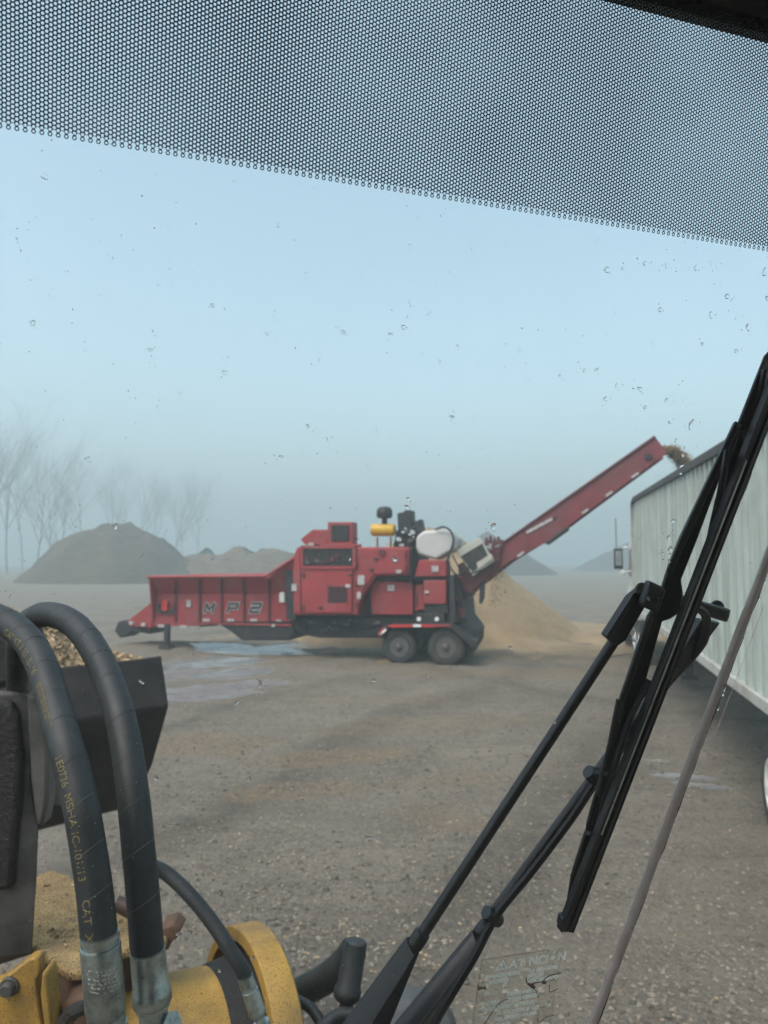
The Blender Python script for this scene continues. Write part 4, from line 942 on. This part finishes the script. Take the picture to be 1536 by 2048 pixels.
# scuffed white marking on the first ferrule
mk = MB(); r6 = random.Random(8)
a, b = at(200, 1880, .975), at(212, 2027, .975); tg = (b - a).normalized(); nn = (EYE - a); nn = (nn - tg * nn.dot(tg)).normalized(); bb_ = tg.cross(nn)
if bb_.x < 0: bb_ = -bb_
RF = 39.3 / F * .975
for row in range(6):
    for k in range(16):
        if r6.random() < .4: continue
        an = -.75 + k * .1 + row * .01; h0 = .027 + row * .0052
        for q in range(2):
            an2, hh = an + r6.uniform(-.03, .03), h0 + r6.uniform(-.001, .001) + .004 * an
            pp = a + tg * hh + (nn * math.cos(an2) + bb_ * math.sin(an2)) * (RF + .0003); tt = (bb_ * math.cos(an2) - nn * math.sin(an2))
            e = (tt * r6.uniform(-1, 1) + tg * r6.uniform(-1, 1)).normalized() * .0011; g_ = e.cross(nn).normalized() * .00025
            mk.add([pp - e - g_, pp + e - g_, pp + e + g_, pp - e + g_], [(0, 1, 2, 3)])
mk.build('ferrule_marking', M['white'], f1, smooth=0)
# thinner hose to the flange
P3 = spline([at(x, y, d) for x, y, d in ((250, 1722, 1.42), (300, 1732, 1.42), (336, 1749, 1.42), (384, 1795, 1.4), (425, 1846, 1.38), (456, 1893, 1.36), (480, 1932, 1.35), (494, 1962, 1.35))], 8)
ho3 = MB().tube(P3, 14.5 / F * 1.38, 18).build('hydraulic_hose', M['hose'], ld)
ferrule(ho3, (490, 1953), (528, 2062), 1.345, [(0, 12), (0, 15.5), (.2, 16), (.22, 14), (.24, 14), (.25, 16.5), (.6, 17), (.66, 18), (.70, 16), (.72, 11), (.78, 10), (.84, 10), (.84, 17), (1, 17), (1, 3)])

# boom lever at the left edge
lv = MB(); poly = [(-140, 1400), (-10, 1384), (30, 1380), (56, 1386), (63, 1430), (64, 1560), (72, 1620), (80, 1655), (76, 1760), (66, 1910), (-140, 1975)]
A_ = [at(x, y, 1.62) for x, y in poly]; lv.prism(A_, (R2 * -.2 + F2 * .0 + CF * .10)); boom = lv.build('boom_lever', M['steel'], ld, bevel=.008)
MB().prism([at(x, y, 1.60) for x, y in ((50, 1384), (80, 1396), (97, 1490), (95, 1600), (84, 1656), (70, 1650), (60, 1560))], CF * .05).build('lever_edge', M['steel_pale'], boom, bevel=.012)  # lighter grey band along the lever's right side
MB().prism([at(x, y, 1.59) for x, y in ((-80, 1402), (16, 1400), (30, 1430), (40, 1520), (34, 1640), (24, 1780), (-80, 1800))], CF * .03).build('grease_pad', M['grease'], boom, bevel=.012)
dk = MB().prism([at(x, y, 1.9) for x, y in ((-160, 1262), (16, 1262), (26, 1300), (30, 1375), (-160, 1400))], CF * .2).build('boom_arm', M['grease'], ld, bevel=.02)
# front frame: dusty deck with a rusty face
ZD = 1.78
deck = [gp(x, y, ZD) for x, y in ((40, 1790), (72, 1752), (104, 1738), (140, 1752), (236, 1800), (300, 1822), (338, 1862), (330, 1890), (250, 1900), (172, 1942), (138, 1946), (68, 1892), (0, 1900))]
fr_ = MB().prism(deck, Vector((0, 0, -.02))).build('front_frame', M['deck'], ld, bevel=.006)
dn = [gp(x, y, ZD - .022) for x, y in ((66, 1894), (137, 1948), (172, 1944), (252, 1902), (330, 1893), (310, 1850), (110, 1760), (70, 1790))]
MB().prism(dn, Vector((0, 0, -1.0))).build('frame_casting', M['rust'], fr_, bevel=.01)
MB().prism([at(x, y, 1.5) for x, y in ((-120, 2010), (0, 1962), (58, 1918), (74, 1915), (79, 1935), (79, 1952), (72, 1960), (76, 2000), (88, 2080), (-120, 2090))], CF * .03).build('cover_plate', M['yellow'], ld, bevel=.004)
bo = MB().lathe(at(20, 1972, 1.5), -CF, [(-.004, .019), (.004, .019), (.006, .017), (.006, .013), (.018, .0125), (.020, .011), (.020, .001)], 20).build('bolt', M['steel'], ld)
MB().prism([at(x, y, 1.47) for x, y in ((84, 1945), (92, 1950), (106, 2070), (90, 2070), (80, 1990))], CF * .05).build('plate_edge', M['yellow'], ld, bevel=.004)
MB().tube([at(232, 1806, 1.72), at(262, 1818, 1.72)], [.016, .02], 16).build('pin', M['pipe'], fr_)
MB().prism([at(x, y, 1.7) for x, y in ((318, 1858), (344, 1850), (360, 1864), (352, 1880), (334, 1884), (338, 1900), (318, 1905))], CF * .06).build('lug', M['rust'], fr_, bevel=.004)
MB().prism([at(x, y, 1.5) for x, y in ((118, 2010), (168, 1994), (190, 2012), (190, 2080), (118, 2080))], CF * .12).build('lug', M['rust'], fr_, bevel=.01)
MB().tube(spline([at(128, 2046, 1.46), at(150, 2022, 1.45), at(176, 2012, 1.46)]), .014, 8).build('grease_lump', M['grease'], fr_)
# yellow cylinder boss with flange
axb = (camv(-.86, -.10, -.50)).normalized()
cb = at(470, 2100, 1.78)
bs = MB().lathe(cb, axb, [(-.04, .185), (.0, .182), (.5, .176), (.52, .15), (.52, .001)], 56).build('cylinder_boss', M['yellow'], ld)
MB().lathe(cb, axb, [(-.07, .10), (-.07, .248), (-.064, .256), (-.006, .256), (0, .252), (0, .226), (-.006, .222), (-.045, .220), (-.045, .10)], 64).build('flange', M['yellow'], bs)
MB().lathe(cb, axb, [(-.042, .219), (-.038, .214), (-.02, .202), (.0, .196), (.03, .189), (.06, .184), (.07, .178)], 56).build('grease_ring', M['grease'], bs)
# lines and elbow in front of the boss
MB().tube(spline([at(540, 2010, 2.0), at(600, 1985, 2.0), at(650, 1958, 1.98), at(690, 1924, 1.96), at(708, 1900, 1.95)]), [.036] * 33, 18).build('rubber_elbow', M['hose'], ld)
el = MB().lathe(at(713, 1884, 1.86), at(694, 1990, 1.84) - at(713, 1884, 1.86), [(-.004, .001), (-.004, .022), (0, .026), (.1, .029), (.105, .033), (.12, .033), (.128, .028), (.128, .001)], 24).build('pipe_sleeve', M['hose'], ld)
MB().tube(spline([at(699, 1970, 1.84), at(692, 2020, 1.83), at(688, 2110, 1.82)]), 14.5 / F * 1.84, 16).build('steel_pipe', M['pipe'], ld)
MB().tube(spline([at(590, 1998, 1.9), at(625, 2020, 1.85), at(655, 2070, 1.8)]), .013, 10).build('small_hose', M['hose'], ld)
MB().tube(spline([at(640, 2060, 1.75), at(680, 2030, 1.78), at(730, 2040, 1.78), at(760, 2080, 1.75)]), .016, 10).build('small_hose', M['hose'], ld)
hd = MB().lathe(at(815, 2085, 1.7), CU, [(-.1, .12), (0, .115), (.05, .105), (.075, .085), (.088, .05), (.092, .001)], 32).build('work_lamp', M['steel'], ld)
# bucket
CR = at(322, 1400, 3.8); CR = Vector((CR.x, CR.y, 0))
prof = [(0.0, 2.135), (.03, 2.05), (.075, 1.90), (-.06, 1.60), (-.22, 1.38), (-.42, 1.30), (-1.15, 1.33), (-1.15, 1.36), (-.44, 1.35), (-.26, 1.42), (-.11, 1.62), (.02, 1.90), (-.03, 2.10)]
bw = 2.75
bk_ = MB().prism([CR - F2 * s + Vector((0, 0, z)) for s, z in prof], -R2 * bw).build('bucket', M['bucket'], ld, bevel=.012)
for q in (0, -bw):
    side_ = [(0, 2.135), (.06, 1.90), (-.08, 1.60), (-.24, 1.36), (-.42, 1.30), (-1.15, 1.33), (-1.10, 1.55), (-.55, 1.88), (-.10, 2.12)]
    MB().prism([CR + R2 * (q if q else -.0) - F2 * s + Vector((0, 0, z)) for s, z in side_], R2 * (-.035 if q == 0 else .035)).build('side_plate', M['bucket'], bk_, bevel=.008)
for q in (.55, 1.0, 1.75, 2.2):
    MB().prism([CR - R2 * q - F2 * s + Vector((0, 0, z)) for s, z in ((.0, 2.0), (.22, 1.95), (.25, 1.6), (-.05, 1.55))], -R2 * .05).build('hinge_plate', M['bucket'], bk_, bevel=.006)
# chips heaped in the bucket
def bucket_chips():
    nu, nv = 120, 60; V = []
    for i in range(nu + 1):
        for j in range(nv + 1):
            q = .04 + (bw - .08) * i / nu; s = -.02 - .98 * j / nv
            e = min(1, q / .75, (bw - q) / .75) ** .75; k = math.sin(math.pi * min(1, (j / nv) * 1.6 + .02)) if j / nv < .62 else 0
            z = 2.08 + .40 * e * max(0, k) - .0 - .40 * (j / nv) ** 1.6
            V.append(CR - R2 * q - F2 * s + Vector((0, 0, z)))
    A = np.array([tuple(v) for v in V]); A[:, 2] += .09 * fbm(A[:, 0] * 9, A[:, 1] * 9, 71, 4)
    m = MB(); m.v = [tuple(p) for p in A]
    for i in range(nu):
        for j in range(nv):
            a = i * (nv + 1) + j; m.f.append((a, a + 1, a + nv + 2, a + nv + 1))
    n0 = len(A); rr = random.Random(5)
    for k in range(5200):
        p = Vector(A[rr.randrange(n0)]) + Vector((0, 0, .01)); u = Vector((rr.gauss(0, 1), rr.gauss(0, 1), rr.gauss(0, .6))).normalized(); v = u.orthogonal().normalized(); sz = rr.uniform(.006, .02)
        m.box(p, u * sz, v * sz * .4, u.cross(v) * sz * .15)
    o = m.build('wood_chips', M['chips'], None, smooth=0); tag(o, 'pale wood chips heaped in the raised loader bucket', 'wood chips', None, 'stuff')
bucket_chips()
# bits of chip lying on the deck
L5 = []; r7 = random.Random(6)
for k in range(120):
    x, y = r7.uniform(74, 330), r7.uniform(1770, 1925); L5.append((gp(x, y, ZD) + U3 * .002, r7.choice((.002, .003, .004, .009))))
o = chips_at('wood_crumbs', L5, 'loose crumbs of wood lying on the yellow loader deck', 'wood crumbs')

# ------------------------------------------------------------ rain on the glass
def drop_mesh(seed):
    r = random.Random(seed); n, k = 14, 6; V = [(0, 0, .42)]; Fs = []
    rad = [1 + r.uniform(-.5, .4) for _ in range(n)]; rad = [(rad[i] * 2 + rad[i - 1] + rad[(i + 1) % n]) / 4 for i in range(n)]
    for i in range(1, k + 1):
        t = i / k
        for j in range(n):
            a = 2 * math.pi * j / n; V.append((math.cos(a) * t * rad[j], math.sin(a) * t * rad[j] * 1.15, .42 * math.sqrt(max(0, 1 - t * t)) * (1 - .25 * math.sin(a) * t)))
    for j in range(n): Fs.append((0, 1 + j, 1 + (j + 1) % n))
    for i in range(k - 1):
        for j in range(n):
            a = 1 + i * n + j; b = 1 + i * n + (j + 1) % n; Fs.append((a, a + n, b + n, b))
    Fs.append(tuple(1 + (k - 1) * n + j for j in range(n))[::-1])
    me = bpy.data.meshes.new('raindrop'); me.from_pydata(V, [], Fs); bm = bmesh.new(); bm.from_mesh(me); bmesh.ops.recalc_face_normals(bm, faces=bm.faces); bm.to_mesh(me); bm.free()
    me.shade_smooth(); me.set_sharp_from_angle(angle=R_(70)); me.materials.append(M['water']); return me
DM = [drop_mesh(k) for k in range(9)]
ROT = Matrix((E1, -E2, GN)).transposed().to_4x4()
drops = [(88, 352, 7), (232, 1053, 6), (172, 918, 4), (562, 913, 6), (615, 853, 6), (1020, 1295, 6), (987, 1052, 7), (283, 1363, 10), (520, 1368, 7), (474, 1406, 5), (312, 1556, 6), (498, 1558, 6), (737, 1675, 7), (490, 1742, 5), (440, 1788, 6),
 (748, 1360, 5), (855, 1352, 4), (1215, 540, 7), (1245, 537, 4), (1290, 527, 5), (1333, 532, 5), (1392, 535, 6), (1320, 620, 7), (1422, 630, 6), (1404, 688, 5), (1168, 741, 6), (1195, 738, 5), (1211, 797, 5), (1280, 778, 6), (1233, 770, 4), (1383, 848, 9), (1471, 702, 6),
 (1290, 815, 6), (1333, 800, 4), (1363, 932, 8), (1361, 947, 5), (1365, 910, 4), (1337, 1076, 6), (1341, 1098, 6), (1340, 1108, 4), (1326, 1108, 4), (1338, 1122, 4), (1346, 1042, 6), (1345, 1064, 4), (66, 646, 7), (790, 1118, 6), (380, 1864, 6), (357, 1868, 6), (438, 1942, 6), (505, 1917, 6),
 (688, 665, 6), (807, 655, 7), (783, 668, 5), (425, 611, 6), (450, 745, 5), (915, 690, 4), (880, 722, 4), (905, 834, 6), (1120, 750, 5), (1455, 593, 6), (1530, 545, 7), (1534, 597, 6), (816, 998, 5), (814, 1014, 6), (1496, 655, 6), (1352, 880, 4), (1338, 845, 5), (1370, 896, 3), (1296, 1196, 6), (535, 668, 4),
 (600, 1480, 5), (640, 1500, 4), (585, 1575, 5), (340, 1650, 4), (770, 1530, 4), (700, 1118, 4), (640, 720, 4), (300, 700, 4), (1110, 1445, 4), (1180, 1448, 4)]
rd = random.Random(21)
for i, (x, y, r) in enumerate(drops):
    o = bpy.data.objects.new('raindrop', DM[i % len(DM)]); S.collection.objects.link(o)
    p = G(x, y, .0062); k = r / F * (p - EYE).length
    o.matrix_world = Matrix.Translation(p) @ ROT @ Matrix.Rotation(rd.uniform(0, 6.28), 4, 'Z') @ Matrix.Diagonal((k * rd.uniform(.4, .85), k * rd.uniform(.55, 1.05), k * .8, 1))
    tag(o, 'clear raindrop clinging to the outside of the windshield glass', 'raindrop', 'raindrops on the windshield')
# rain specks and dirt too many to count
sp = MB(); wt = MB()
def disc(mb, x, y, rpx, off):
    p = G(x, y, off); k = rpx / F * (p - EYE).length; n = rd.choice((4, 5, 6)); ph = rd.uniform(0, 6)
    el_ = rd.uniform(.5, 1)
    mb.add([p + (E1 * math.cos(ph + 2 * math.pi * j / n) * el_ + E2 * math.sin(ph + 2 * math.pi * j / n)) * k * rd.uniform(.7, 1.2) for j in range(n)], [tuple(range(n))])
for k in range(1250):
    x, y = rd.uniform(0, 1536), rd.uniform(270, 2048); disc(sp, x, y, rd.choice((.5, .6, .7, .8, 1.0, 1.4)), .0063)
for k in range(90):                       # short trickles of specks
    x, y = rd.uniform(0, 1536), rd.uniform(420, 1250)
    for q in range(rd.randint(3, 9)): disc(sp, x + rd.gauss(0, 4), y + rd.gauss(0, 6), rd.choice((.5, .7, 1.0)), .0063)
for x, y, *_ in drops:
    for q in range(5): disc(sp, x + rd.gauss(0, 9), y + rd.gauss(0, 6), rd.choice((.6, .9, 1.3)), .0063)
for k in range(500):
    x, y = rd.uniform(0, 1536), rd.uniform(1150, 2048); disc(wt, x, y, rd.choice((.4, .5, .7, 1.0)), .0064)
def ontop(mb, name, m, lab):
    o = mb.build(name, M[m], None, smooth=0); tag(o, lab, 'specks', None, 'stuff')
ontop(sp, 'dirt_specks', 'speck', 'fine dark rain and dirt specks scattered over the windshield')
ontop(wt, 'dust_specks', 'white_ink', 'fine pale dust specks on the lower windshield')
# water beads strung along the seam
bd = MB()
for k in range(70):
    t = rd.random(); p = sa.lerp(sb, t) + across * (1 if across.dot(E1) > 0 else -1) * rd.uniform(.0065, .012) + GN * .004
    s_ = rd.choice((.0008, .001, .0015, .002)); bd.lathe(p, GN, [(0, s_), (s_ * .4, s_ * .85), (s_ * .7, s_ * .4), (s_ * .75, .0001)], 10)
o = bd.build('water_beads', M['water'], None); tag(o, 'tiny water beads strung along the clear seam of the windshield', 'water beads', None, 'stuff')

# ------------------------------------------------------------ the foggy air
hz = MB().prism([(-950, -120, -1.4), (950, -120, -1.4), (950, 1040, -1.4), (-950, 1040, -1.4)], Vector((0, 0, 40))).build('haze', M['white'], None, smooth=0)
m = bpy.data.materials.new('fog'); m.use_nodes = True; t = m.node_tree; t.nodes.remove(t.nodes['Principled BSDF'])
pv = t.nodes.new('ShaderNodeVolumePrincipled'); pv.inputs['Color'].default_value = (.60, .71, .728, 1); pv.inputs['Density'].default_value = .0057; pv.inputs['Anisotropy'].default_value = .2
t.links.new(pv.outputs[0], t.nodes['Material Output'].inputs['Volume'])
hz.data.materials.clear(); hz.data.materials.append(m); tag(hz, 'even pale fog over the whole yard', 'fog', None, 'stuff')
